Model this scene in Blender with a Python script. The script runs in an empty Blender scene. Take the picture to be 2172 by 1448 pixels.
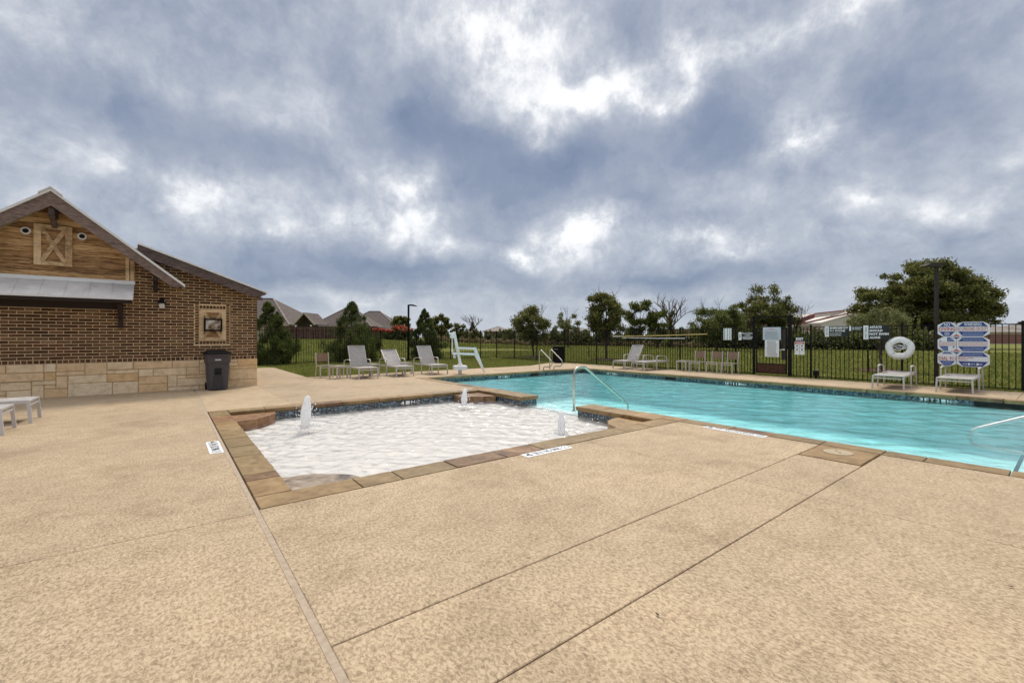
import bpy, math, random
import numpy as np
from mathutils import Vector, Matrix

sc = bpy.context.scene
C = bpy.data.collections.new('place'); sc.collection.children.link(C)
rad = math.radians

# ------------------------------------------------------------------ camera
# World axes follow the pool: +Y runs along its long side, +X across it; the
# photographer stands at the origin with the camera 1.43 m above the deck.
HC = 1.43; TH = rad(37.9); FPX = 938.2; HV = 715.0
cam = bpy.data.objects.new('camera', bpy.data.cameras.new('camera'))
C.objects.link(cam); sc.camera = cam
cam.location = (0, 0, HC)
cam.rotation_euler = (rad(90), 0, -TH)
cam.data.sensor_width = 36.0
cam.data.lens = 36.0 * FPX / 2172
cam.data.shift_y = -(724 - HV) / 2172
cam.data.clip_end = 3000; cam.data.clip_start = 0.05
FW = (math.sin(TH), math.cos(TH)); RT = (math.cos(TH), -math.sin(TH))

def at(u, d):                      # survey: bearing u, distance d along the view -> ground X, Y
    x = (u - 1086) / FPX * d
    return (RT[0]*x + FW[0]*d, RT[1]*x + FW[1]*d)
def zat(v, d): return HC - (v - HV) * d / FPX
def onx(u, X):
    k = (u - 1086) / FPX
    return X * (RT[0] - FW[0]*k) / (FW[0] + RT[0]*k)

# ------------------------------------------------------------------ world
SUN_EL, SUN_AZ = rad(54), TH + rad(4)
sc.view_settings.view_transform = 'Standard'; sc.view_settings.look = 'None'
sc.view_settings.gamma = 1; sc.view_settings.use_curve_mapping = False
sc.view_settings.exposure = 0.72
W = bpy.data.worlds.new('World'); sc.world = W; W.use_nodes = True
nt = W.node_tree; nt.nodes.clear()
def N(t, **k):
    n = nt.nodes.new(t)
    for a, b in k.items(): setattr(n, a, b)
    return n
def L(a, b): nt.links.new(a, b)
def M(op, a, b=None, c=None, clamp=False):
    n = N('ShaderNodeMath', operation=op, use_clamp=clamp)
    for i, x in enumerate((a, b, c)):
        if x is None: continue
        if isinstance(x, (int, float)): n.inputs[i].default_value = x
        else: L(x, n.inputs[i])
    return n.outputs[0]
tc = N('ShaderNodeTexCoord'); sep = N('ShaderNodeSeparateXYZ'); L(tc.outputs['Generated'], sep.inputs[0])
sx, sy, sz = sep.outputs
az = M('SUBTRACT', M('ARCTAN2', sx, sy), TH)
el = M('ARCSINE', sz)
# cloud-deck coordinates: the clouds foreshorten towards the horizon
den = M('ADD', M('MAXIMUM', sz, 0.0), 0.10)
cp = N('ShaderNodeCombineXYZ'); L(M('DIVIDE', sx, den), cp.inputs[0]); L(M('DIVIDE', sy, den), cp.inputs[1])
def noise(vec, scale, detail, rough=0.55, dist=0.0, off=0.0):
    n = N('ShaderNodeTexNoise', noise_dimensions='3D'); n.inputs['Scale'].default_value = scale
    n.inputs['Detail'].default_value = detail; n.inputs['Roughness'].default_value = rough
    n.inputs['Distortion'].default_value = dist
    if off:
        m = N('ShaderNodeMapping'); m.inputs['Location'].default_value = (off, off*1.7, off*.3); L(vec, m.inputs[0]); vec = m.outputs[0]
    L(vec, n.inputs['Vector']); return n.outputs[0]
ae = N('ShaderNodeCombineXYZ'); L(az, ae.inputs[0]); L(el, ae.inputs[1])
w1 = M('MULTIPLY_ADD', noise(ae.outputs[0], 5.0, 5, .6, 0, 3.1), 0.26, -0.13)
w2 = M('MULTIPLY_ADD', noise(ae.outputs[0], 5.0, 5, .6, 0, 9.7), 0.16, -0.08)
wv = N('ShaderNodeCombineXYZ'); L(M('ADD', az, w1), wv.inputs[0]); L(M('ADD', el, w2), wv.inputs[1])
CLOUDS = [  # bearing, height (as surveyed), half sizes, brightness
 (1230,205,230,48,.62),(1110,120,190,110,.36),(1130,20,160,90,.22),(1390,215,110,40,.30),(1010,70,120,90,.18),(1180,265,70,40,.30),
 (880,100,150,90,.10),(830,375,170,55,.52),(700,470,240,55,.30),(870,470,150,70,.36),(960,540,70,45,.24),(1235,500,120,55,.62),(1125,540,60,22,.40),
 (1490,515,150,30,.40),(1570,540,90,24,.34),(410,425,110,60,.42),(250,370,150,60,.26),(560,500,120,40,.2),(1480,110,220,90,.36),(1720,285,170,60,.52),
 (1650,320,110,40,.30),(60,60,220,110,.18),(30,320,150,80,.16),(1860,440,130,40,.34),(2010,455,190,50,.28),(1800,10,330,50,.34),(2120,330,110,90,.14),
 (330,160,160,50,.12),(120,430,120,60,.10),(770,640,260,22,.16),(1300,640,400,20,.14),(2100,630,220,26,.20),(1950,520,200,26,.16),
 (880,235,130,75,-.50),(1020,290,190,100,-.34),(640,335,300,70,-.30),(280,245,330,75,-.20),(1200,345,260,85,-.40),(1500,270,160,110,-.36),
 (820,575,330,45,-.42),(1600,340,200,60,-.14),(1290,440,120,50,-.22),(1940,200,300,130,-.16),(1420,590,360,34,-.34),(640,600,300,24,-.20),
 (2030,500,120,26,-.2),(2080,560,240,40,-.12),(960,400,90,90,-.34),(1100,430,100,70,-.30),(430,560,300,60,-.10),(700,110,200,70,-.12),(1330,60,110,60,-.22)]
acc = None
for (u, v, ru, rv, amp) in CLOUDS:
    a = math.atan((u-1086)/FPX); e = math.atan((HV-v)/math.hypot(FPX, u-1086))
    ra = 1.45*ru/FPX*math.cos(a)**2; re = 1.45*rv/FPX*math.cos(a)
    m = N('ShaderNodeMapping'); m.inputs['Scale'].default_value = (1/ra, 1/re, 1)
    m.inputs['Location'].default_value = (-a/ra, -e/re, 0); L(wv.outputs[0], m.inputs[0])
    g = N('ShaderNodeTexGradient', gradient_type='QUADRATIC_SPHERE'); L(m.outputs[0], g.inputs[0])
    acc = M('MULTIPLY_ADD', g.outputs[1], amp, 0.0 if acc is None else acc)
n1 = noise(cp.outputs[0], 0.75, 9, .58, .4, 1.3)
n2 = noise(cp.outputs[0], 2.6, 8, .62, .6, 5.3)
n3 = noise(wv.outputs[0], 5.5, 9, .60, .25, 2.2)
fine = M('ADD', M('MULTIPLY_ADD', n1, .30, -.15), M('ADD', M('MULTIPLY_ADD', n2, .10, -.05), M('MULTIPLY_ADD', n3, .62, -.31)))
up = N('ShaderNodeMapRange', interpolation_type='SMOOTHSTEP'); L(el, up.inputs[0])
up.inputs[1].default_value = rad(36); up.inputs[2].default_value = rad(75); up.inputs[3].default_value = 0; up.inputs[4].default_value = .5
n4 = noise(ae.outputs[0], 15.0, 9, .66, .2, 7.7)
acc = M('MULTIPLY', acc, M('MULTIPLY_ADD', n4, 1.6, .10))
acc = M('ADD', acc, M('MULTIPLY_ADD', n4, .52, -.26))
br = M('ADD', M('ADD', M('ADD', acc, fine), .45), up.outputs[0])
ramp = N('ShaderNodeValToRGB'); L(br, ramp.inputs[0])
E_ = ramp.color_ramp.elements
E_[0].position = 0.0; E_[0].color = (.112,.145,.218,1)
E_[1].position = 1.0; E_[1].color = (.70,.70,.695,1)
for p, c in ((.2,(.150,.182,.252)), (.38,(.218,.246,.305)), (.54,(.302,.325,.372)), (.68,(.415,.431,.462)), (.80,(.56,.567,.58))):
    e = E_.new(p); e.color = (*c, 1)
# pale haze towards the horizon
hz = N('ShaderNodeMapRange', interpolation_type='SMOOTHSTEP'); L(el, hz.inputs[0])
hz.inputs[1].default_value = rad(-1); hz.inputs[2].default_value = rad(6.5); hz.inputs[3].default_value = .6; hz.inputs[4].default_value = 0
mxh = N('ShaderNodeMixRGB'); L(hz.outputs[0], mxh.inputs[0]); L(ramp.outputs[0], mxh.inputs[1]); mxh.inputs[2].default_value = (.40,.44,.50,1)
sky = N('ShaderNodeTexSky', sky_type='NISHITA'); sky.sun_disc = False; sky.sun_elevation = SUN_EL; sky.sun_rotation = SUN_AZ
bg1 = N('ShaderNodeBackground'); L(sky.outputs[0], bg1.inputs[0]); bg1.inputs[1].default_value = .08
# an overcast sky grows about twice as bright from the horizon to the zenith
zen = N('ShaderNodeMapRange', interpolation_type='SMOOTHSTEP'); L(el, zen.inputs[0])
zen.inputs[1].default_value = rad(34); zen.inputs[2].default_value = rad(80); zen.inputs[3].default_value = 1.0; zen.inputs[4].default_value = 2.1
bg2 = N('ShaderNodeBackground'); L(mxh.outputs[0], bg2.inputs[0]); L(zen.outputs[0], bg2.inputs[1])
mx = N('ShaderNodeMixShader'); mx.inputs[0].default_value = .93; L(bg1.outputs[0], mx.inputs[1]); L(bg2.outputs[0], mx.inputs[2])
wo = N('ShaderNodeOutputWorld'); L(mx.outputs[0], wo.inputs[0])
# ------------------------------------------------------------------ sun behind thin cloud
sl = bpy.data.lights.new('sun', 'SUN'); sl.energy = 1.5; sl.angle = rad(14); sl.color = (1, .92, .80)
so = bpy.data.objects.new('sun', sl); C.objects.link(so)
sd = Vector((math.sin(SUN_AZ)*math.cos(SUN_EL), math.cos(SUN_AZ)*math.cos(SUN_EL), math.sin(SUN_EL)))
so.rotation_euler = sd.to_track_quat('Z', 'Y').to_euler(); so.location = (0, 0, 30)

# ------------------------------------------------------------------ materials
class Mat:
    def __init__(s, name, rough=.6, metal=0, spec=.5):
        s.m = bpy.data.materials.new(name); s.m.use_nodes = True; s.t = s.m.node_tree
        s.b = s.t.nodes['Principled BSDF']; s.b.inputs['Roughness'].default_value = rough
        s.b.inputs['Metallic'].default_value = metal; s.b.inputs['Specular IOR Level'].default_value = spec
        s.o = s.t.nodes.new('ShaderNodeTexCoord').outputs['Object']
        s.geo = s.t.nodes.new('ShaderNodeNewGeometry')
    def link(s, a, b): s.t.links.new(a, b)
    def n(s, t, **k):
        x = s.t.nodes.new(t)
        for a, b in k.items(): setattr(x, a, b)
        return x
    def noise(s, scale, detail=4, rough=.55, vec=None, stretch=None, dist=0):
        v = vec or s.o
        if stretch:
            m = s.n('ShaderNodeMapping'); m.inputs['Scale'].default_value = stretch; s.link(v, m.inputs[0]); v = m.outputs[0]
        x = s.n('ShaderNodeTexNoise'); x.inputs['Scale'].default_value = scale; x.inputs['Detail'].default_value = detail
        x.inputs['Roughness'].default_value = rough; x.inputs['Distortion'].default_value = dist
        s.link(v, x.inputs['Vector']); return x.outputs[0]
    def ramp(s, fac, stops):
        r = s.n('ShaderNodeValToRGB'); s.link(fac, r.inputs[0]); e = r.color_ramp.elements
        e[0].position, e[0].color = stops[0][0], (*stops[0][1], 1); e[1].position, e[1].color = stops[-1][0], (*stops[-1][1], 1)
        for p, c in stops[1:-1]: x = e.new(p); x.color = (*c, 1)
        return r.outputs[0]
    def math(s, op, a, b=0., c=0.):
        x = s.n('ShaderNodeMath', operation=op)
        for i, q in enumerate((a, b, c)):
            if isinstance(q, (int, float)): x.inputs[i].default_value = q
            else: s.link(q, x.inputs[i])
        return x.outputs[0]
    def mix(s, f, a, b, mode='MIX'):
        x = s.n('ShaderNodeMixRGB', blend_type=mode)
        for i, q in enumerate((f, a, b)):
            if isinstance(q, (int, float)): x.inputs[i].default_value = q
            elif isinstance(q, tuple): x.inputs[i].default_value = (*q, 1)
            else: s.link(q, x.inputs[i])
        return x.outputs[0]
    def rnd(s):      # one number for every piece, whether a mesh island or an object
        oi = s.n('ShaderNodeObjectInfo')
        return s.math('FRACT', s.math('ADD', oi.outputs['Random'], s.geo.outputs['Random Per Island']))
    def col(s, c):
        if isinstance(c, tuple): s.b.inputs['Base Color'].default_value = (*c, 1)
        else: s.link(c, s.b.inputs['Base Color'])
        return s
    def bump(s, h, strength=.4, dist=.01):
        x = s.n('ShaderNodeBump'); x.inputs['Strength'].default_value = strength; x.inputs['Distance'].default_value = dist
        s.link(h, x.inputs['Height']); s.link(x.outputs[0], s.b.inputs['Normal']); return s

def plain(name, c, rough=.5, metal=0, var=.12, sc_=30, spec=.5):
    m = Mat(name, rough, metal, spec)
    f = m.noise(sc_, 4)
    m.col(m.ramp(f, [(.3, tuple(x*(1-var) for x in c)), (.7, tuple(min(1, x*(1+var)) for x in c))]))
    return m.m

def deck_mat():
    m = Mat('textured_deck_concrete', .75, 0, .3)
    P = m.geo.outputs['Position']
    big = m.noise(.55, 6, .6, P); mid = m.noise(4.5, 5, .6, P, (1, 1.15, 1))
    fl = m.noise(52, 6, .70, P, (1.15, .75, 1), .7); fl2 = m.noise(150, 4, .6, P)
    f = m.math('ADD', m.math('MULTIPLY', fl, .8), m.math('MULTIPLY', fl2, .25))
    f = m.math('ADD', f, m.math('MULTIPLY', mid, .14))
    c = m.ramp(f, [(.45, (.225,.157,.098)), (.53, (.350,.256,.162)), (.590, (.428,.317,.202)), (.612, (.515,.392,.258)), (.72, (.60,.470,.320))])
    t = m.ramp(big, [(.3, (.79,.785,.775)), (.5, (.91,.91,.91)), (.7, (1.0,.99,.975))])
    c = m.mix(1., c, t, 'MULTIPLY')
    st = m.ramp(m.noise(.9, 8, .7, P), [(.36, (.70,.67,.63)), (.48, (1,1,1))])
    c = m.mix(1., c, m.ramp(m.n('ShaderNodeObjectInfo').outputs['Random'], [(0,(.93,.93,.925)),(1,(1.05,1.045,1.03))]), 'MULTIPLY')
    c = m.mix(.55, c, st, 'MULTIPLY')
    m.col(c); m.bump(f, .45, .006); return m.m
def caulk_mat():
    m = Mat('joint_filler', .8); m.col(m.ramp(m.noise(22, 5), [(.35,(.33,.25,.175)),(.6,(.42,.33,.24))])); m.bump(m.noise(60), .3, .003); return m.m
def flag_mat(name, a, b, c_):
    m = Mat(name, .55, 0, .4)
    P = m.geo.outputs['Position']
    n = m.noise(3.2, 7, .62, P, (1, 1, 1), 1.2); n2 = m.noise(14, 5, .6, P)
    f = m.math('ADD', m.math('MULTIPLY', n, .75), m.math('MULTIPLY', n2, .25))
    c = m.ramp(f, [(.36, a), (.5, b), (.64, c_)])
    tint = m.ramp(m.rnd(), [(0., (.80,.82,.80)), (.35,(1,1,.96)), (.7,(1.05,.98,.9)), (1., (1.2,1.12,1.05))])
    c = m.mix(1., c, tint, 'MULTIPLY'); m.col(c); m.bump(n2, .45, .008); return m.m
def brick_mat():
    m = Mat('dark_brick', .85, 0, .2)
    r = m.rnd(); P = m.geo.outputs['Position']
    c = m.ramp(r, [(0,(.060,.031,.018)),(.2,(.11,.054,.028)),(.4,(.15,.084,.041)),(.55,(.083,.048,.030)),(.75,(.19,.115,.057)),(.9,(.14,.062,.036)),(1,(.25,.165,.095))])
    g = m.ramp(m.noise(26, 5, .65, P), [(.3,(.62,.62,.62)),(.7,(1.45,1.4,1.3))])
    m.col(m.mix(1., c, g, 'MULTIPLY')); m.bump(m.noise(60, 4, .6, P), .5, .006); return m.m
def stone_mat():
    m = Mat('limestone', .85, 0, .2)
    r = m.rnd(); P = m.geo.outputs['Position']
    c = m.ramp(r, [(0,(.76,.54,.32)),(.3,(.86,.66,.42)),(.55,(.88,.71,.49)),(.75,(.78,.53,.28)),(1,(.88,.73,.52))])
    g = m.ramp(m.noise(7, 7, .65, P), [(.3,(.74,.70,.62)),(.5,(.97,.95,.92)),(.7,(1.08,1.08,1.06))])
    m.col(m.mix(1., c, g, 'MULTIPLY')); m.bump(m.noise(14, 6, .6, P), .7, .02); return m.m
def wood_mat(name, stops, gsc=(1.2, 14, 14)):
    m = Mat(name, .7, 0, .25); P = m.geo.outputs['Position']
    g = m.noise(3.5, 8, .68, P, gsc, .6); r = m.rnd()
    f = m.math('ADD', m.math('MULTIPLY', g, .78), m.math('MULTIPLY', r, .22))
    c = m.ramp(f, stops); sn = m.ramp(m.noise(1.8, 7, .72, P, (.6, 1, 2.2)), [(.36,(.42,.40,.40)),(.52,(1,1,1))])
    m.col(m.mix(.75, c, sn, 'MULTIPLY')); m.bump(g, .4, .006); return m.m
def leaf_mat(name, stops, tr=.25):
    m = Mat(name, .55, 0, .25)
    big = m.noise(.8, 3, .5, m.geo.outputs['Position'])
    f = m.math('ADD', m.math('MULTIPLY', m.geo.outputs['Random Per Island'], .6), m.math('MULTIPLY', big, .4))
    c = m.ramp(f, stops); m.col(c)
    td = m.n('ShaderNodeBsdfTranslucent'); m.link(c, td.inputs[0])
    mix = m.n('ShaderNodeMixShader'); mix.inputs[0].default_value = tr
    m.link(m.b.outputs[0], mix.inputs[1]); m.link(td.outputs[0], mix.inputs[2])
    m.link(mix.outputs[0], m.t.nodes['Material Output'].inputs[0]); return m.m
def grass_mat():
    m = Mat('mown_grass', .9, 0, .1); P = m.geo.outputs['Position']
    a = m.noise(.16, 5, .6, P); b = m.noise(1.3, 6, .65, P); c0 = m.noise(16, 5, .7, P)
    f = m.math('ADD', m.math('ADD', m.math('MULTIPLY', a, .42), m.math('MULTIPLY', b, .33)), m.math('MULTIPLY', c0, .35))
    c = m.ramp(f, [(.36,(.070,.085,.018)),(.5,(.135,.148,.030)),(.6,(.195,.19,.045)),(.74,(.31,.27,.095))])
    m.col(c); m.bump(c0, .8, .04); return m.m
def tile_mat(name='mosaic_waterline_tile'):
    m = Mat(name, .15, 0, .6); P = m.geo.outputs['Position']
    v = m.n('ShaderNodeVectorMath', operation='SCALE'); m.link(P, v.inputs[0]); v.inputs['Scale'].default_value = 1/.031
    fl = m.n('ShaderNodeVectorMath', operation='FLOOR'); m.link(v.outputs[0], fl.inputs[0])
    # a wall face is flat in x or y: nudge that coordinate to a steady cell
    wn = m.n('ShaderNodeTexWhiteNoise'); ad = m.n('ShaderNodeVectorMath', operation='MULTIPLY')
    m.link(fl.outputs[0], ad.inputs[0]); ad.inputs[1].default_value = (1, 1, 1); m.link(ad.outputs[0], wn.inputs[0])
    c = m.ramp(wn.outputs[0], [(0,(.006,.008,.015)),(.42,(.010,.018,.04)),(.44,(.02,.045,.085)),(.70,(.04,.10,.15)),(.72,(.12,.19,.22)),(1,(.22,.29,.32))])
    c.node.color_ramp.interpolation = 'CONSTANT'
    fr = m.n('ShaderNodeVectorMath', operation='FRACTION'); m.link(v.outputs[0], fr.inputs[0])
    s3 = m.n('ShaderNodeSeparateXYZ'); m.link(fr.outputs[0], s3.inputs[0])
    gz = m.math('LESS_THAN', s3.outputs[2], .1)
    c = m.mix(gz, c, (.30,.31,.30)); m.col(c); return m.m
def water_mat():
    m = Mat('pool_water'); t = m.t; P = m.geo.outputs['Position']
    w1 = m.noise(2.6, 4, .55, P, (1, .75, 1), .8); w2 = m.noise(9, 4, .6, P, (.75, 1, 1), .6); w3 = m.noise(30, 3, .5, P)
    h = m.math('ADD', m.math('ADD', m.math('MULTIPLY', w1, 1.0), m.math('MULTIPLY', w2, .55)), m.math('MULTIPLY', w3, .14))
    bp = m.n('ShaderNodeBump'); bp.inputs['Strength'].default_value = 1.0; bp.inputs['Distance'].default_value = .016; m.link(h, bp.inputs['Height'])
    fr = m.n('ShaderNodeFresnel'); fr.inputs[0].default_value = 1.36; m.link(bp.outputs[0], fr.inputs[1])
    gl = m.n('ShaderNodeBsdfGlossy'); gl.inputs['Roughness'].default_value = .03; m.link(bp.outputs[0], gl.inputs['Normal'])
    tr = m.n('ShaderNodeBsdfTransparent')
    sx = m.n('ShaderNodeSeparateXYZ'); m.link(P, sx.inputs[0])
    d = m.n('ShaderNodeMapRange', interpolation_type='SMOOTHSTEP'); m.link(sx.outputs[0], d.inputs[0]); d.inputs[1].default_value = 7.15; d.inputs[2].default_value = 8.8
    d2 = m.n('ShaderNodeMapRange', interpolation_type='SMOOTHSTEP'); m.link(sx.outputs[1], d2.inputs[0]); d2.inputs[1].default_value = -.6; d2.inputs[2].default_value = 2.4
    f = m.math('MULTIPLY', d.outputs[0], m.math('MULTIPLY_ADD', d2.outputs[0], .72, .28))
    c = m.mix(f, (.985, .99, .99), (.58, .93, .94)); m.link(c, tr.inputs[0])
    mix = m.n('ShaderNodeMixShader'); m.link(fr.outputs[0], mix.inputs[0]); m.link(tr.outputs[0], mix.inputs[1]); m.link(gl.outputs[0], mix.inputs[2])
    t.nodes.remove(m.b); m.link(mix.outputs[0], t.nodes['Material Output'].inputs[0]); return m.m
def spray_mat():
    m = Mat('aerated_water', .35); m.col((.96,.96,.96)); m.b.inputs['Subsurface Weight'].default_value = .0; m.b.inputs['Subsurface Scale'].default_value=.05; m.b.inputs['Transmission Weight'].default_value = 0
    n = m.noise(24, 5, .7, None, (1, 1, .35)); m.bump(n, .8, .03)
    tr = m.n('ShaderNodeBsdfTransparent'); mix = m.n('ShaderNodeMixShader')
    a = m.ramp(m.noise(34, 5, .65, None, (1, 1, .22)), [(.36,(.55,.55,.55)),(.48,(1,1,1))])
    m.link(a, mix.inputs[0]); td = m.n('ShaderNodeBsdfTranslucent'); td.inputs[0].default_value = (.97,.97,.97,1); ms = m.n('ShaderNodeMixShader'); ms.inputs[0].default_value = .5
    m.link(m.b.outputs[0], ms.inputs[1]); m.link(td.outputs[0], ms.inputs[2]); m.link(tr.outputs[0], mix.inputs[1]); m.link(ms.outputs[0], mix.inputs[2])
    m.link(mix.outputs[0], m.t.nodes['Material Output'].inputs[0]); return m.m
def sling_mat(name, a, b, sc_=120):
    m = Mat(name, .8, 0, .2); v = m.n('ShaderNodeTexChecker'); m.link(m.o, v.inputs[0]); v.inputs['Scale'].default_value = sc_
    v.inputs[1].default_value = (*a, 1); v.inputs[2].default_value = (*b, 1)
    g = m.ramp(m.noise(9, 4), [(.3,(.85,.85,.85)),(.7,(1.1,1.1,1.1))]); m.col(m.mix(1., v.outputs[0], g, 'MULTIPLY')); return m.m
def shingle_mat(name, a, b):
    m = Mat(name, .9, 0, .15); P = m.geo.outputs['Position']
    f = m.noise(1.6, 6, .75, P, (1, 1, 5)); m.col(m.ramp(f, [(.35, a), (.65, b)])); m.bump(f, .5, .1); return m.m
def awning_mat():
    m = Mat('galvanised_metal', .5, .1); P = m.geo.outputs['Position']
    m.col(m.ramp(m.noise(3, 6, .6, P), [(.3,(.62,.58,.56)),(.7,(.85,.81,.79))])); return m.m

DECK = deck_mat(); CAULK = caulk_mat()
FTAN = flag_mat('tan_flagstone', (.17,.108,.045), (.255,.168,.074), (.33,.228,.115))
FRUST = flag_mat('rust_flagstone', (.085,.050,.030), (.20,.105,.046), (.31,.20,.11))
FGREY = flag_mat('grey_veined_flagstone', (.06,.055,.06), (.24,.18,.13), (.40,.33,.28))
BRICK = brick_mat(); STONE = stone_mat(); MORTAR = plain('mortar', (.80,.58,.34), .9, 0, .12, 12); SMORTAR = plain('stone_mortar', (.40,.29,.18), .9)
WOOD = wood_mat('weathered_cedar', [(.32,(.10,.052,.026)),(.44,(.36,.20,.088)),(.55,(.66,.42,.205)),(.72,(.82,.58,.33))])
WOODL = wood_mat('pale_cedar', [(.3,(.30,.18,.09)),(.5,(.66,.46,.26)),(.75,(.82,.62,.40))], (3, 6, 6))
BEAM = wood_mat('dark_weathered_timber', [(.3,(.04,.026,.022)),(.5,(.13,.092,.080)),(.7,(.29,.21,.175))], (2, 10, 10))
SHADOWWOOD = plain('dark_timber_and_shade', (.03,.017,.014), .8)
AWN = awning_mat(); WMETAL = plain('white_coated_metal', (.86,.78,.76), .4, .1, .05)
LMETAL = plain('light_grey_metal', (.74,.72,.71), .45, .1, .06)
SILVER = plain('silver_aluminium_frame', (.60,.585,.58), .38, .35, .06)
FURN = plain('cream_aluminium_frame', (.56,.515,.47), .4, .2, .06)
STEEL = plain('brushed_stainless_steel', (.52,.47,.40), .22, .95, .1)
BLACK = plain('black_painted_metal', (.010,.009,.009), .6, 0, .2, 30, .12)
BRONZE = plain('weathered_bronze_steel', (.050,.040,.036), .75, 0, .5, 60, .2)
RUSTK = plain('rusty_kick_plate', (.075,.03,.014), .8, .1, .6, 14)
SLING = sling_mat('grey_sling', (.34,.31,.29), (.46,.425,.405)); SLINGL = sling_mat('pale_sling', (.36,.33,.31), (.46,.43,.405))
WEAVE = sling_mat('brown_woven_sling', (.17,.105,.065), (.36,.25,.17), 34); TTOP = plain('grey_brown_table_top', (.30,.25,.20), .5)
PLAST = plain('plaster_pool_finish', (.66,.63,.60), .6, 0, .04, 3); POOLP = plain('pale_blue_pool_finish', (.68,.82,.83), .6, 0, .05, 3)
TILE = tile_mat(); WATER = water_mat(); SPRAY = spray_mat(); DARK = plain('dark_opening', (.006,.006,.006), .8)
GRASS = grass_mat(); BLADE = leaf_mat('grass_blades', [(.2,(.09,.12,.022)),(.5,(.20,.23,.05)),(.8,(.38,.34,.11))], .45)
MULCH = plain('bark_mulch', (.115,.058,.042), .95, 0, .5, 18)
BARK = plain('bark', (.060,.045,.034), .9, 0, .5, 9); BARKL = plain('grey_bark', (.11,.085,.07), .9, 0, .4, 9)
LF_OAK = leaf_mat('oak_leaves', [(.15,(.030,.040,.012)),(.5,(.12,.13,.035)),(.85,(.34,.31,.09))], .48)
LF_MID = leaf_mat('mid_green_leaves', [(.15,(.035,.050,.012)),(.5,(.115,.140,.034)),(.85,(.27,.27,.07))], .4)
LF_PALE = leaf_mat('olive_leaves', [(.15,(.07,.085,.03)),(.5,(.17,.18,.065)),(.85,(.32,.31,.13))], .4)
LF_JUN = leaf_mat('juniper_scale_leaves', [(.15,(.026,.040,.012)),(.55,(.085,.11,.028)),(.9,(.23,.24,.07))], .35)
LF_RED = leaf_mat('red_tipped_leaves', [(.2,(.25,.05,.03)),(.5,(.55,.11,.06)),(.9,(.85,.28,.17))], .4)
LF_DK = leaf_mat('dark_hedge_leaves', [(.15,(.026,.034,.012)),(.5,(.085,.10,.03)),(.9,(.22,.21,.07))], .4)
WEEDS = leaf_mat('dry_weeds', [(.2,(.08,.07,.03)),(.5,(.22,.17,.08)),(.9,(.40,.31,.17))], .3)
WHITE = plain('white_paint', (.80,.80,.80), .5, 0, .03); OFFW = plain('off_white_vinyl', (.82,.81,.79), .55, 0, .06, 12)
SBLUE = plain('sign_blue', (.025,.055,.24), .5, 0, .05); SRED = plain('sign_red', (.50,.05,.035), .5, 0, .05); SBLK = plain('sign_black', (.012,.012,.013), .45)
PALEB = plain('pale_blue_sign', (.55,.60,.68), .5, 0, .04); GREYT = plain('faded_print', (.30,.30,.32), .6); SLATE = plain('slate_stripe', (.10,.14,.18), .5); LBLUE = plain('faded_blue_print', (.30,.36,.55), .6); PINKT = plain('faded_red_print', (.62,.32,.30), .6)
GREYP = plain('charcoal_plastic', (.062,.054,.056), .55, 0, .25, 90); SHING = shingle_mat('grey_brown_shingles', (.085,.068,.062), (.19,.155,.14))
SHING2 = shingle_mat('pale_shingles', (.20,.17,.15), (.33,.29,.26)); RBRICK = plain('red_house_brick', (.24,.115,.085), .9, 0, .2, 4); TANW = plain('tan_render', (.50,.41,.32), .9)
CREAM = plain('cream_metal_wall', (.62,.57,.51), .7, 0, .05, 1); REDROOF = plain('red_metal_roof', (.19,.05,.045), .6, 0, .15, 3); FENCEW = wood_mat('red_brown_fence_wood', [(.3,(.035,.020,.016)),(.5,(.115,.058,.042)),(.75,(.26,.15,.11))], (8, 8, 1))
LAMPG = plain('frosted_lamp_glass', (.62,.60,.52), .4); YPOLE = plain('yellow_fibreglass', (.60,.44,.14), .4)
SCREEN = Mat('glazed_panel', .12, 0, .6); SCREEN.col(SCREEN.ramp(SCREEN.noise(7, 5, .6), [(.4,(.10,.045,.012)),(.52,(.38,.28,.2)),(.62,(.55,.5,.44))])); SCREEN = SCREEN.m

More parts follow.
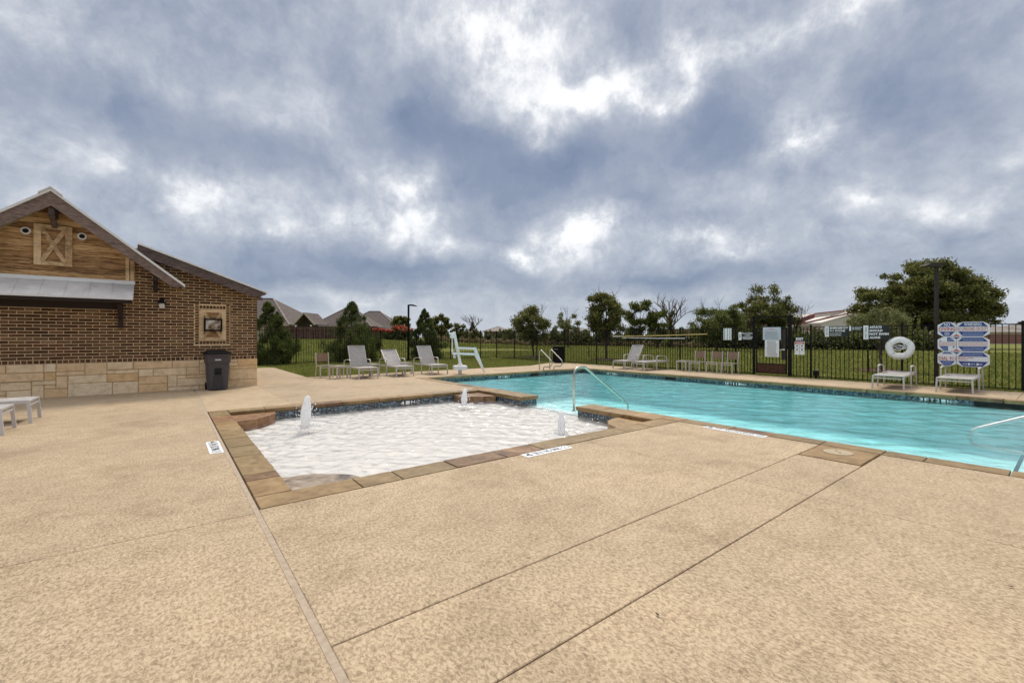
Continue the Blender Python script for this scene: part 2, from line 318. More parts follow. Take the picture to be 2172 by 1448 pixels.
# ------------------------------------------------------------------ mesh helpers
class MB:
    def __init__(s): s.v = []; s.f = []; s.mi = []; s.cur = 0
    def mat(s, i): s.cur = i; return s
    def add(s, vs, fs):
        o = len(s.v); s.v += [tuple(p) for p in vs]; s.f += [tuple(o+i for i in f) for f in fs]; s.mi += [s.cur]*len(fs); return s
    def box(s, x0, x1, y0, y1, z0, z1):
        return s.add([(x0,y0,z0),(x1,y0,z0),(x1,y1,z0),(x0,y1,z0),(x0,y0,z1),(x1,y0,z1),(x1,y1,z1),(x0,y1,z1)],
                     [(0,3,2,1),(4,5,6,7),(0,1,5,4),(1,2,6,5),(2,3,7,6),(3,0,4,7)])
    def bbox(s, x0, x1, y0, y1, z0, z1, b=.004):      # box with bevelled top edge
        v = [(x0,y0,z0),(x1,y0,z0),(x1,y1,z0),(x0,y1,z0),(x0,y0,z1-b),(x1,y0,z1-b),(x1,y1,z1-b),(x0,y1,z1-b),
             (x0+b,y0+b,z1),(x1-b,y0+b,z1),(x1-b,y1-b,z1),(x0+b,y1-b,z1)]
        return s.add(v, [(0,3,2,1),(0,1,5,4),(1,2,6,5),(2,3,7,6),(3,0,4,7),(4,5,9,8),(5,6,10,9),(6,7,11,10),(7,4,8,11),(8,9,10,11)])
    def bar(s, p, q, w, h=None, up=(0,0,1)):
        p, q = Vector(p), Vector(q); h = h or w; d = (q-p).normalized(); u = Vector(up)
        if abs(d.dot(u)) > .98: u = Vector((0,1,0))
        a = d.cross(u).normalized(); b = a.cross(d).normalized(); a *= w/2; b *= h/2
        return s.add([p-a-b,p+a-b,p+a+b,p-a+b,q-a-b,q+a-b,q+a+b,q-a+b], [(0,3,2,1),(4,5,6,7),(0,1,5,4),(1,2,6,5),(2,3,7,6),(3,0,4,7)])
    def tube(s, pts, r, n=8, caps=True):
        pts = [Vector(p) for p in pts]; rs = r if isinstance(r, (list, tuple)) else [r]*len(pts)
        o = len(s.v); ref = Vector((.3,.2,1)).normalized(); k = len(pts)
        for i, p in enumerate(pts):
            d = (pts[min(i+1,k-1)] - pts[max(i-1,0)]).normalized()
            a = d.cross(ref)
            if a.length < .1: a = d.cross(Vector((1,0,0)))
            a.normalize(); b = d.cross(a).normalized()
            for j in range(n):
                t = 2*math.pi*j/n; s.v.append(tuple(p + a*math.cos(t)*rs[i] + b*math.sin(t)*rs[i]))
        for i in range(k-1):
            for j in range(n):
                s.f.append((o+i*n+j, o+i*n+(j+1)%n, o+(i+1)*n+(j+1)%n, o+(i+1)*n+j)); s.mi.append(s.cur)
        if caps:
            s.f.append(tuple(o+j for j in range(n))[::-1]); s.f.append(tuple(o+(k-1)*n+j for j in range(n))); s.mi += [s.cur]*2
        return s
    def lathe(s, prof, c=(0,0,0), n=20):
        o = len(s.v); k = len(prof)
        for r, z in prof:
            for j in range(n):
                t = 2*math.pi*j/n; s.v.append((c[0]+r*math.cos(t), c[1]+r*math.sin(t), c[2]+z))
        for i in range(k-1):
            for j in range(n):
                s.f.append((o+i*n+j, o+i*n+(j+1)%n, o+(i+1)*n+(j+1)%n, o+(i+1)*n+j)); s.mi.append(s.cur)
        s.f.append(tuple(o+j for j in range(n))[::-1]); s.f.append(tuple(o+(k-1)*n+j for j in range(n))); s.mi += [s.cur]*2
        return s
    def prism(s, poly, d0, d1, ax='z'):       # polygon extruded along z (ax z) or y (ax y, polygon in x,z)
        n = len(poly)
        if ax == 'z': a = [(x,y,d0) for x,y in poly]; b = [(x,y,d1) for x,y in poly]
        else: a = [(x,d0,z) for x,z in poly]; b = [(x,d1,z) for x,z in poly]
        fs = [tuple(range(n))[::-1], tuple(range(n,2*n))] + [(i,(i+1)%n,n+(i+1)%n,n+i) for i in range(n)]
        return s.add(a+b, fs)
    def mesh(s, name, mats):
        me = bpy.data.meshes.new(name); me.from_pydata(s.v, [], s.f)
        for m in (mats if isinstance(mats, (list, tuple)) else [mats]): me.materials.append(m)
        if any(s.mi): me.polygons.foreach_set('material_index', s.mi)
        me.update(); return me
    def build(s, name, mats, parent=None, loc=None, rz=0, smooth=False, **t):
        me = s.mesh(name, mats)
        if smooth: me.polygons.foreach_set('use_smooth', [True]*len(me.polygons))
        return link(name, me, parent, loc, rz, **t)
def link(name, me, parent=None, loc=None, rz=0, **t):
    o = bpy.data.objects.new(name, me); C.objects.link(o)
    if parent: o.parent = parent
    if loc: o.location = loc
    if rz: o.rotation_euler = (0, 0, rz)
    tag(o, **t); return o
def tag(o, label=None, cat=None, group=None, kind=None):
    if label: o['label'] = label
    if cat: o['category'] = cat
    if group: o['group'] = group
    if kind: o['kind'] = kind
    return o
def thing(name, label, cat, loc=(0,0,0), rz=0, group=None):
    o = bpy.data.objects.new(name, None); C.objects.link(o); o.location = loc; o.rotation_euler = (0,0,rz)
    o.empty_display_size = .1
    return tag(o, label, cat, group)
def copy_tree(o, loc, rz, label, parent=None):
    c = o.copy(); C.objects.link(c)
    if parent: c.parent = parent
    else: c.location = loc; c.rotation_euler = (0,0,rz); c['label'] = label
    for ch in list(o.children): copy_tree(ch, None, None, None, c)
    return c
_dg = None; _txt = {}
def text_me(s, bold=.0):
    if (s, bold) in _txt: return _txt[(s, bold)]
    cu = bpy.data.curves.new('t', 'FONT'); cu.body = s; cu.size = 1; cu.offset = bold; cu.resolution_u = 2
    o = bpy.data.objects.new('t', cu); sc.collection.objects.link(o)
    bpy.context.view_layer.update()
    me = bpy.data.meshes.new_from_object(o.evaluated_get(bpy.context.evaluated_depsgraph_get()))
    v = np.array([x.co[:] for x in me.vertices]); f = [tuple(p.vertices) for p in me.polygons]
    bpy.data.objects.remove(o); bpy.data.curves.remove(cu)
    v[:,0] -= v[:,0].min(); v[:,1] -= v[:,1].min(); v[:,0] /= v[:,0].max(); v[:,1] /= v[:,1].max()
    _txt[(s, bold)] = (v, f); return v, f
def text_into(mb, s, x0, x1, z0, z1, y, bold=.0):        # upright lettering in the x-z plane at depth y
    v, f = text_me(s, bold); mb.add([(x0+(x1-x0)*a[0], y, z0+(z1-z0)*a[1]) for a in v], f)
def arr_mesh(name, V, F, mats):          # V (n,3), F (m,k) numpy
    me = bpy.data.meshes.new(name); k = F.shape[1]; m = len(F)
    me.vertices.add(len(V)); me.vertices.foreach_set('co', V.astype(np.float32).ravel())
    me.loops.add(m*k); me.loops.foreach_set('vertex_index', F.astype(np.int32).ravel())
    me.polygons.add(m); me.polygons.foreach_set('loop_start', np.arange(0, m*k, k, dtype=np.int32))
    me.update(calc_edges=True)
    for x in (mats if isinstance(mats, (list, tuple)) else [mats]): me.materials.append(x)
    return me

# ================================================================== SETTING
random.seed(4); rng = np.random.default_rng(7)
def terr(X, Y):           # the field climbs gently towards the houses on the left
    d = X*FW[0]+Y*FW[1]; x = X*RT[0]+Y*RT[1]
    t = min(max((d-30)/28, 0), 1); t = t*t*(3-2*t)
    s = x/max(d, 1); a = min(max((.05-s)/.35, 0), 1); b = .12*min(max((.6-s)/.5, 0), 1)
    return -.02 + t*(1.0*a + b)
# ground sheet with the pool terrace left open
xs = sorted(set([-1500,-700,-300,-150,-100,-80,-60,-45,-30,-20,-12,-6,2.0,6.5,12,15.2,17.3,19,23,27,32,38,45,55,65,80,100,150,250,450,900,1500] + list(range(-20, 130, 6))))
ys = sorted(set([-1500,-700,-300,-100,-40,-20,-9,-6,0,6,11,16.7,19,23,27,32,38,45,55,65,80,100,150,250,450,900,1500] + list(range(18, 150, 6))))
g = MB()
for i in range(len(xs)-1):
    for j in range(len(ys)-1):
        x0,x1,y0,y1 = xs[i],xs[i+1],ys[j],ys[j+1]
        if x0 >= -12 and x1 <= 17.3 and y0 >= -6 and y1 <= 16.7: continue
        g.add([(x0,y0,terr(x0,y0)),(x1,y0,terr(x1,y0)),(x1,y1,terr(x1,y1)),(x0,y1,terr(x0,y1))], [(0,1,2,3)])
g.build('lawn', GRASS, kind='structure', label='green lawn and field around the pool terrace', smooth=True)

# deck slabs
deck = thing('pool_deck', 'tan textured concrete pool deck with joints', None); deck['kind'] = 'structure'
base = MB()
for r in ((-12,.58,-6,15),(.58,6.9,-6,4.3),(6.85,17.5,-6,-1.0),(15.2,17.5,-1.0,17),(6.85,15.2,14.2,17),(.58,6.9,10.2,17),(2.2,3.9,15,23.4)):
    base.box(r[0]+.01, r[1]-.01, r[2]+.01, r[3]-.01, -.12, -.025)
base.build('joint_bed', plain('dark_joint_dirt', (.07,.05,.035), .9), deck)
G = .004
def slab(x0, x1, y0, y1, gx0=G, gx1=G, gy0=G, gy1=G, dz=0.):
    MB().bbox(x0+gx0, x1-gx1, y0+gy0, y1-gy1, -.10, 0+dz, .004).build('slab', DECK, deck)
slab(-12, .58, -6, 4.12, gx1=.022); slab(-12, .58, 4.12, 14.98, gx1=.022)
for (x0, x1) in ((.58, 4.57), (4.57, 6.85)):
    a = .018 if x0 < 1 else .0018; b = .0018 if x1 < 5 else G
    slab(x0, x1, -6, 1.49, a, b); slab(x0, x1, 2.13, 4.19, a, b)
slab(.58, 4.57, 1.49, 2.13, .018, .0018); slab(4.57, 6.08, 1.49, 2.13, .0018, .006)
slab(.58, 2.1, 10.31, 14.98, .018, 0); slab(2.1, 6.85, 10.31, 16.98, 0)
slab(2.1, 3.95, 16.98, 23.45, .03, 0, .001)
slab(6.85, 12.2, 14.35, 16.98); slab(12.2, 17.52, 14.35, 17.0)
MB().prism([(14.45,17.0),(17.52,17.0),(17.52,18.7),(17.05,18.35)], -.10, 0).build('slab', DECK, deck)
yy = [-6,-2.6,.9,4.4,7.9,11.4,14.35]
for a, b in zip(yy, yy[1:]): slab(15.38, 17.52, a, b)
slab(6.85, 11, -6, -1.1); slab(11, 15.38, -6, -1.1)
f = MB(); f.box(.5590, .5970, -6, 14.6, -.05, -.003)
f.build('expansion_joint_filler', CAULK, deck)

# hairline cracks and a few blown leaves
def crack(pts, w, seed):
    rr = random.Random(seed); V = []; 
    for k, (a, b) in enumerate(zip(pts, pts[1:])):
        n = max(2, int(math.dist(a, b)/.06))
        for i in range(n+(k == len(pts)-2)):
            t = i/n; x = a[0]+(b[0]-a[0])*t+rr.uniform(-.006,.006); y = a[1]+(b[1]-a[1])*t+rr.uniform(-.006,.006); q = w*rr.uniform(.4,1)
            V += [(x, y-q, .0012), (x, y+q, .0012)]
    m = MB(); m.add(V, [(2*i,2*i+2,2*i+3,2*i+1) for i in range(len(V)//2-1)]); m.build('crack', bpy.data.materials['dark_joint_dirt'], deck)
crack([(-.75,3.93),(.1,3.90),(.55,3.86)], .0014, 1); crack([(4.565,4.1),(4.50,3.4),(4.2,3.12),(3.3,2.9)], .0010, 2); crack([(.62,2.85),(1.7,2.95),(2.3,2.7)], .0008, 3)
for k, (u, v) in enumerate(((2143,1246),(300,911),(328,928),(1395,1306))):
    d = FPX*HC/(v-HV); X, Y = at(u, d); rr = random.Random(k); a = rr.uniform(0, 6); L_ = .015
    m = MB(); P = [(L_*t*math.cos(a)-w_*math.sin(a), L_*t*math.sin(a)+w_*math.cos(a), .004+.005*abs(t)) for t, w_ in ((-1,0),(-.3,-.007),(.5,-.006),(1,0),(.5,.006),(-.3,.007))]
    m.add(P, [(0,1,2,3,4,5)]); m.build('fallen_leaf', plain('dry_leaf', (.07,.035,.018), .8), None, (X, Y, .004), label=('curled dark leaf on the deck near the right edge','tiny dark leaf on the deck left of the wading pool','tiny dark leaf, the nearer of two left of the wading pool','small dark leaf lying in the near right of the deck')[k], cat='leaf', group='dry leaves on the deck')

# coping stones ------------------------------------------------------
cope = thing('pool_coping', 'brown flagstone coping round both pools', None); cope['kind'] = 'structure'
def stone(x0, x1, y0, y1, mat, water, z=None):
    """one flagstone; water = sides that face water, chiselled uneven: subset of 'NSEW'"""
    z = random.uniform(-.003, .003) if z is None else z; g_ = .003; jj = .007
    P = []
    def side(ax, ay, bx, by, w):
        L_ = math.hypot(bx-ax, by-ay); n = max(2, int(L_/.09)) if w else 1
        for i in range(n):
            t = i/n; dx = dy = 0
            if w and i: dx, dy = random.uniform(-jj, jj), random.uniform(-jj, jj)
            P.append((ax+(bx-ax)*t+dx*(ay != by), ay+(by-ay)*t+dy*(ax != bx)))
    X0,X1,Y0,Y1 = x0+g_, x1-g_, y0+g_, y1-g_
    side(X0,Y0,X1,Y0,'S' in water); side(X1,Y0,X1,Y1,'E' in water); side(X1,Y1,X0,Y1,'N' in water); side(X0,Y1,X0,Y0,'W' in water)
    cx, cy = (x0+x1)/2, (y0+y1)/2
    m = MB(); n = len(P); b = .006
    sh = lambda p, k: (p[0]+(k if p[0] < cx else -k), p[1]+(k if p[1] < cy else -k))
    Q = [sh(p, b) for p in P]; R_ = [sh(p, .012) for p in P]
    m.add([(*p, -.08) for p in R_]+[(*p, z-.012) for p in P]+[(*q, z+.004) for q in Q],
          [tuple(range(n))[::-1]]+[(i,(i+1)%n,n+(i+1)%n,n+i) for i in range(n)]+[(n+i,n+(i+1)%n,2*n+(i+1)%n,2*n+i) for i in range(n)]+[tuple(range(2*n,3*n))])
    return m.build('stone', mat, cope)
def run(a0, a1, c0, c1, axis, water, cuts=None, rust=(), lo=.55, hi=1.05):
    if cuts is None:
        cuts = [a0]; 
        while cuts[-1] < a1 - hi: cuts.append(cuts[-1] + random.uniform(lo, hi))
        cuts.append(a1)
    for k, (p, q) in enumerate(zip(cuts, cuts[1:])):
        m = FRUST if k in rust else FTAN
        if axis == 'x': stone(p, q, c0, c1, m, water)
        else: stone(c0, c1, p, q, m, water)
run(4.53, 10.31, .605, .925, 'y', 'E', [4.53,5.07,5.30,6.17,6.77,7.37,8.34,8.92,9.6,10.31], (1, 7))
run(.605, 6.85, 4.19, 4.53, 'x', 'N', [.605,1.47,1.877,2.51,3.2,3.785,4.93,5.5,6.1,6.85], (3, 4))
run(.925, 6.62, 9.97, 10.31, 'x', 'S', None, (2,), .5, .9)
run(8.15, 10.31, 6.62, 7.17, 'y', 'EW', [8.15,8.9,9.6,10.31]); run(4.53, 6.40, 6.64, 7.17, 'y', 'EW', [4.53,5.2,5.8,6.40])
stone(6.85, 7.17, 4.19, 4.53, FTAN, 'E')
run(10.31, 14.05, 6.85, 7.15, 'y', 'E', None, (1,)); run(6.85, 15.38, 14.05, 14.35, 'x', 'S')
run(-1.1, 14.05, 15.08, 15.38, 'y', 'W', None, (3, 12))
run(-1.1, 4.19, 6.85, 7.15, 'y', 'E', [-1.1,-.3,.45,1.11,1.49,2.13,2.75,3.35,4.19], (6,))
run(7.15, 15.08, -1.1, -.8, 'x', 'N')
stone(6.09, 6.85, 1.50, 2.12, FTAN, '')            # skimmer box stone
# fan-shaped flagstones in the four corners of the wading pool
for k, (cx, cy, a0, m_) in enumerate(((.925,4.53,0,FGREY),(.925,9.97,-90,FRUST),(6.62,9.97,180,FRUST),(6.64,4.53,90,FTAN))):
    r = .78; P = [(cx, cy)]
    for i in range(11):
        a = rad(a0 + 9*i); q = r*random.uniform(.97, 1.02); P.append((cx+q*math.cos(a), cy+q*math.sin(a)))
    top = -.085 if k == 0 else -.065
    MB().prism(P, -.26, top).build('corner_stone', m_, cope)
lid = MB(); lid.lathe([(.155,0),(.155,.008),(.148,.012),(.0,.012)], (6.55,1.84,.002), 32)
lo = lid.build('skimmer_lid', plain('faded_lid_plastic', (.40,.31,.19), .6), cope)
hl = MB(); hl.box(6.50,6.525,1.80,1.825,.013,.016); hl.box(6.58,6.605,1.86,1.885,.013,.016); hl.build('finger_hole', DARK, lo)

# pool shell ----------------------------------------------------------
shell = thing('pool_shell', 'white plastered wading pool and pale blue main pool', None); shell['kind'] = 'structure'
wf = MB(); wf.box(.90,7.2,4.50,10.0,-.45,-.255); 
for r in ((.80,.95,4.4,10.1),(.95,6.65,4.40,4.56),(.95,6.65,9.94,10.1)): wf.box(r[0],r[1],r[2],r[3],-.4,-.2305)
wf.box(6.66,7.13,8.19,10.2,-.4,-.2305); wf.box(6.68,7.13,4.4,6.36,-.4,-.2305)
wf.build('wading_pool_floor', PLAST, shell)
mf = MB(); D = -1.25
mf.box(7.0,15.3,-1.0,14.3,D-.2,D)
mf.box(6.9,7.12,-1.0,14.3,D,-.232); mf.box(15.11,15.3,-1.0,14.3,D,-.232); mf.box(7.12,15.11,14.08,14.3,D,-.232); mf.box(7.12,15.11,-1.0,-.83,D,-.232)
mf.build('main_pool_floor', POOLP, shell)
st = MB()
for y1, z in ((0.0,-.40),(.35,-.62),(.70,-.85)): st.box(7.12,15.11,-.83,y1,D,z)
for x1, z in ((7.55,-.45),(7.9,-.70),(8.25,-.95)): st.box(7.12,x1,6.45,8.1,D,z)
st.build('entry_step', POOLP, shell)
st = MB()
for y1, z in ((0.0,-.40),(.35,-.62),(.70,-.85)): st.box(7.12,15.11,y1-.05,y1+.003,z-.05,z+.003)
st.build('step_nosing_tile', TILE, shell)
tb = MB(); a, b = -.23, -.08
for r in ((.86,.955,4.5,10.0),(.955,6.65,4.49,4.56),(.955,6.65,9.94,10.0),(6.655,7.135,8.185,9.94),(6.675,7.135,4.56,6.365),
          (7.0,7.125,-.9,4.5),(7.0,7.125,10.0,14.1),(15.105,15.2,-.9,14.1),(7.125,15.105,14.075,14.2),(7.125,15.105,-.9,-.825)): tb.box(r[0],r[1],r[2],r[3],a,b)
tb.build('waterline_tile_band', TILE, shell)
sk = MB()
def far_y(u): return onx(u, 15.1)
def back_x(u): k = (u-1086)/FPX; Y = 14.07; return Y*(k*RT[0]+FW[0])/(RT[0]-FW[0]*k)
for u0, u1 in ((1410,1433),): sk.box(15.098,15.15,far_y(u1),far_y(u0),-.20,-.085)
sk.box(15.098,15.15,.35,1.55,-.21,-.085)
sk.box(back_x(1126),back_x(1143),14.06,14.07,-.2,-.085)
sk.build('skimmer_opening', DARK, shell)

# water ----------------------------------------------------------------
def wave_sheet(x0, x1, y0, y1, step, name, amp, jets=(), lmax=1.1):
    nx, ny = int((x1-x0)/step)+1, int((y1-y0)/step)+1
    X, Y = np.meshgrid(np.linspace(x0, x1, nx), np.linspace(y0, y1, ny), indexing='ij')
    Z = np.full_like(X, -.15)
    for k in range(46):
        lam = float(np.exp(rng.uniform(math.log(.12), math.log(lmax)))); th = rng.uniform(0, 2*math.pi) if k % 3 else rad(50)+rng.normal(0,.5)
        q = 2*math.pi/lam; Z += amp*lam*.055*np.sin(q*(X*math.cos(th)+Y*math.sin(th)) + rng.uniform(0, 6.28))
    for jx, jy, s in jets:
        r = np.hypot(X-jx, Y-jy); Z += s*np.exp(-r*1.0)*.007*np.sin(r*2*math.pi/.19) + s*.02*np.exp(-(r/.16)**2)
    V = np.stack([X.ravel(), Y.ravel(), Z.ravel()], 1); i, j = np.meshgrid(np.arange(nx-1), np.arange(ny-1), indexing='ij')
    a = (i*ny+j).ravel(); F = np.stack([a, a+ny, a+ny+1, a+1], 1)
    me = arr_mesh(name, V, F, WATER); me.polygons.foreach_set('use_smooth', [True]*len(me.polygons)); return me
JETS = ((1.92,8.40,1),(5.50,8.90,1),(5.09,5.22,1))
link('pool_water', wave_sheet(.93, 7.14, 4.52, 9.98, .03, 'wading_water', .11, JETS, .45), kind='structure', label='clear rippling water in the shallow wading pool')
link('pool_water', wave_sheet(7.14, 15.10, -.85, 14.09, .05, 'main_water', .045), kind='structure', label='turquoise rippling water in the main swimming pool')
bpy.data.objects['pool_water'].name = 'wading_pool_water'; bpy.data.objects['pool_water.001'].name = 'main_pool_water'

# fountain jets ----------------------------------------------------------
def jet(x, y, h, w, label, lean=(0,0), seed=0):
    r_ = random.Random(seed); m = MB(); n = 18; R = 22; pts = []
    for i in range(R+1):
        t = i/R; z = -.17 + h*t
        r = w*(.62 + .40*math.sin(min(t*1.25, 1)*math.pi)*.9) * (1 if t < .85 else math.sqrt(max(0, 1-((t-.85)/.15)**2))*.95+.03)
        if t < .12: r *= 1 + (.12-t)*4
        row = []
        for j in range(n):
            a = 2*math.pi*j/n; q = r*(1+r_.uniform(-.07,.07))
            row.append((lean[0]*t*t+q*math.cos(a), lean[1]*t*t+q*math.sin(a), z+r_.uniform(-.008,.008)))
        pts += row
    fs = [(i*n+j, i*n+(j+1)%n, (i+1)*n+(j+1)%n, (i+1)*n+j) for i in range(R) for j in range(n)]
    T = thing('fountain_jet', label, 'fountain', (x, y, 0), 0, 'bubbling water jets in the wading pool')
    m.add(pts, fs + [tuple(range(R*n, R*n+n))]); m.build('water_column', SPRAY, T, smooth=True); m = MB()
    for k in range(70):                                    # flung droplets
        a = r_.uniform(0, 6.28); q = w*r_.uniform(.8, 2.1); z = -.14 + h*r_.uniform(.25, .95)*(1.25-.3*q/w); s = r_.uniform(.004,.010)
        x0, y0 = q*math.cos(a)+lean[0]*.5, q*math.sin(a)+lean[1]*.5
        m.add([(x0+s,y0,z),(x0-s,y0+s,z),(x0-s,y0-s,z),(x0,y0,z+s*1.6),(x0,y0,z-s*1.6)], [(0,1,3),(1,2,3),(2,0,3),(1,0,4),(2,1,4),(0,2,4)])
    m.build('droplets', SPRAY, T, kind='stuff'); m = MB()
    for k in range(60):                                    # foam round the foot
        a = r_.uniform(0, 6.28); q = w*1.0+abs(r_.gauss(0, w*1.2)); s = r_.uniform(.008,.03)
        m.lathe([(s,0),(s*.8,s*.35),(0.001,s*.5)], (q*math.cos(a), q*math.sin(a), -.147), 6)
    m.build('foam', SPRAY, T, smooth=True, kind='stuff')
jet(1.92, 8.40, .575, .088, 'tall white water jet nearest the left edge of the wading pool', (.03,-.02), 1)
jet(5.50, 8.90, .39, .072, 'pointed leaning white water jet near the far corner stone', (.06,.05), 2)
jet(5.09, 5.22, .38, .062, 'low soft water jet in front of the bent handrail post', (0,0), 3)

# ================================================================== POOL BUILDING
B = thing('pool_building', 'dark brick and limestone pool building with a cedar gable and metal roof', 'building', (2.1, 15.0, 0))
BX, BY = 2.1, 15.0       # parts are written in world figures and hung on the building's corner
def bpart(mb, name, mat, parent=None, **t):
    o = mb.build(name, mat, parent or B, **t)
    if parent is None: o.location = (-BX, -BY, 0)
    return o
WL = -6.3
def low_roof(x): return 2.62 + .325*(2.04-x)         # underside of the lower roof at the wall
def wall_top(x):
    if x > -.68: return low_roof(x) + .17
    if x > -3.52: return 2.86
    return low_roof(-4.2-x) + .1
core = MB()
core.box(WL, 2.09, 15.03, 21.0, 0, .80); core.box(WL+.01, 2.085, 15.006, 15.2, .80, 2.6)
core.prism([(WL+.01,2.6),(2.085,2.6),(2.085,low_roof(2.085)+.05),(-.7,low_roof(-.7)+.05),(-.7,2.86),(-3.5,2.86),(-3.5,low_roof(-.7)+.05),(WL+.01,low_roof(2.1)+.05)], 15.006, 15.2, 'y')
core.box(1.9, 2.085, 15.2, 21.0, .8, 2.60); core.box(WL+.01, WL+.2, 15.2, 21.0, .8, 2.60)
bpart(core, 'mortar_wall', MORTAR)
# limestone base, ashlar laid by hand-like packing
U = .1; nx = int((2.1-WL)/U); nz = 8
occ = [[False]*nz for _ in range(nx)]; stones = []
rs = random.Random(12)
for z in range(nz):
    for x in range(nx-1, -1, -1):
        if occ[x][z]: continue
        run_ = 0
        while x-run_ >= 0 and not occ[x-run_][z]: run_ += 1
        w = min(run_, rs.choice((2,3,4,4,5,6,7,8))); 
        if run_-w == 1: w = run_
        h = min(nz-z, rs.choice((1,1,2,2,2,3)));
        if nz-z-h == 1 and rs.random() < .5 and h > 1: h -= 1
        for i in range(x-w+1, x+1):
            for k in range(z, z+h): occ[i][k] = True
        stones.append((WL+(x-w+1)*U, WL+(x+1)*U, z*U, (z+h)*U))
for x0, x1, z0, z1 in stones:
    g_ = .006; m = MB(); d = rs.uniform(-.012, .008)
    x1 = x1 if x1 < 2.09 else 2.1; jx = lambda: rs.uniform(-.004, .004)
    y0 = 14.985 + d; b = .012; X0, X1, Z0, Z1 = x0+g_, x1-g_, z0+g_+(0 if z0 > 0 else -.02), z1-g_
    m.add([(X0+jx(),15.05,Z0),(X1,15.05,Z0),(X1,15.05,Z1),(X0,15.05,Z1),(X0,y0+b,Z0),(X1,y0+b,Z0),(X1,y0+b,Z1),(X0,y0+b,Z1),
           (X0+b,y0+jx(),Z0+b),(X1-b,y0+jx(),Z0+b),(X1-b,y0+jx(),Z1-b),(X0+b,y0+jx(),Z1-b)],
          [(0,4,5,1),(1,5,6,2),(2,6,7,3),(3,7,4,0),(4,8,9,5),(5,9,10,6),(6,10,11,7),(7,11,8,4),(8,11,10,9)])
    bpart(m, 'stone', STONE)
sm = MB(); sm.box(WL+.01, 2.085, 15.0, 15.03, -.02, .798); bpart(sm, 'stone_mortar', SMORTAR)
ss = MB()
for k in range(9):
    for j in range(4): ss.box(2.08, 2.105, 15.06+k*.65+(j%2)*.2, 15.06+k*.65+.63+(j%2)*.2, j*.2+.01, j*.2+.19)
bpart(ss, 'side_stonework', STONE, kind='stuff')
# brickwork
bricks = []          # x0,x1,z0,z1
rb = random.Random(5)
WX0, WX1, WZ0, WZ1 = .69, 1.31, 1.33, 2.22
def clipx(x0, x1, z0, z1):
    if z1 > 2.86 and x0 < -.672 < x1: x0 = -.672
    if z1 > 2.86 and x1 <= -.672 and x1 > -3.53: return []
    if x1-x0 < .03 or (z1 > min(wall_top(x0+.01), wall_top(x1)) if x1 > -.67 or z1 > 2.86 else False): return []
    out = [(x0, x1)]
    if z1 > WZ0-.105 and z0 < WZ1+.105:
        r = []
        for a, b in out:
            if b <= WX0-.10 or a >= WX1+.10: r.append((a, b)); continue
            if a < WX0-.10-.03: r.append((a, WX0-.10))
            if b > WX1+.10+.03: r.append((WX1+.10, b))
        out = r
    return out
x = WL
while x < 2.09:
    bricks.append((x, min(x+.098, 2.1), .80, .892)); x += .098
z = .892; row = 0
while z < 4.0:
    x = 2.1 + (.127 if row % 2 else 0)
    while x > WL:
        a, b = x-.2545, min(x, 2.1)
        for p, q in clipx(max(a, WL), b, z, z+.0767): bricks.append((p, q, z, z+.0767))
        x -= .2545
    z += .0767; row += 1
zz = WZ0-.10
while zz < WZ1+.09:
    bricks.append((WX0-.10, WX0-.005, zz, zz+.0767)); bricks.append((WX1+.005, WX1+.10, zz, zz+.0767)); zz += .0767
xx = WX0
while xx < WX1-.03: bricks.append((xx, min(xx+.078, WX1), WZ0-.10, WZ0-.004)); bricks.append((xx, min(xx+.078, WX1), WZ1+.004, WZ1+.10)); xx += .078
def size_seen(b):
    x = (b[0]+b[1])/2; d = x*FW[0]+15*FW[1]; u = 1086+FPX*(x*RT[0]+15*RT[1])/d
    return -1 if u < 0 else (b[1]-b[0])*(b[3]-b[2])/d**2*(1 if (b[2]+b[3])/2 < 2.35 or x > -.7 else .2)
bricks.sort(key=size_seen, reverse=True)
_bm = {}
def brick_mesh(w, h):
    k = (round(w, 3), round(h, 3))
    if k not in _bm:
        m = MB(); g_ = .0075; m.bbox(g_, w-g_, g_, h-g_, 0, .02, .002)
        m.v = [(a, .02-c-.001, b) for a, b, c in m.v]
        _bm[k] = m.mesh('brick', BRICK)
    return _bm[k]
for (x0, x1, z0, z1) in bricks[:300]:
    link('brick', brick_mesh(x1-x0, z1-z0), B, (x0-BX, 15.0-BY-.002+rb.uniform(-.002,.002), z0))
rest = MB()
for (x0, x1, z0, z1) in bricks[300:]:
    g_ = .0075; rest.box(x0+g_, x1-g_, 14.999+rb.uniform(-.002,.002), 15.02, z0+g_, z1-g_)
for k in range(22):
    for j in range(23): y = 15.02+k*.2545+(j%2)*.127; rest.box(2.08, 2.1, y+.006, y+.2485, .892+j*.0767+.005, .892+(j+1)*.0767-.005)
bpart(rest, 'brickwork', BRICK, kind='stuff')

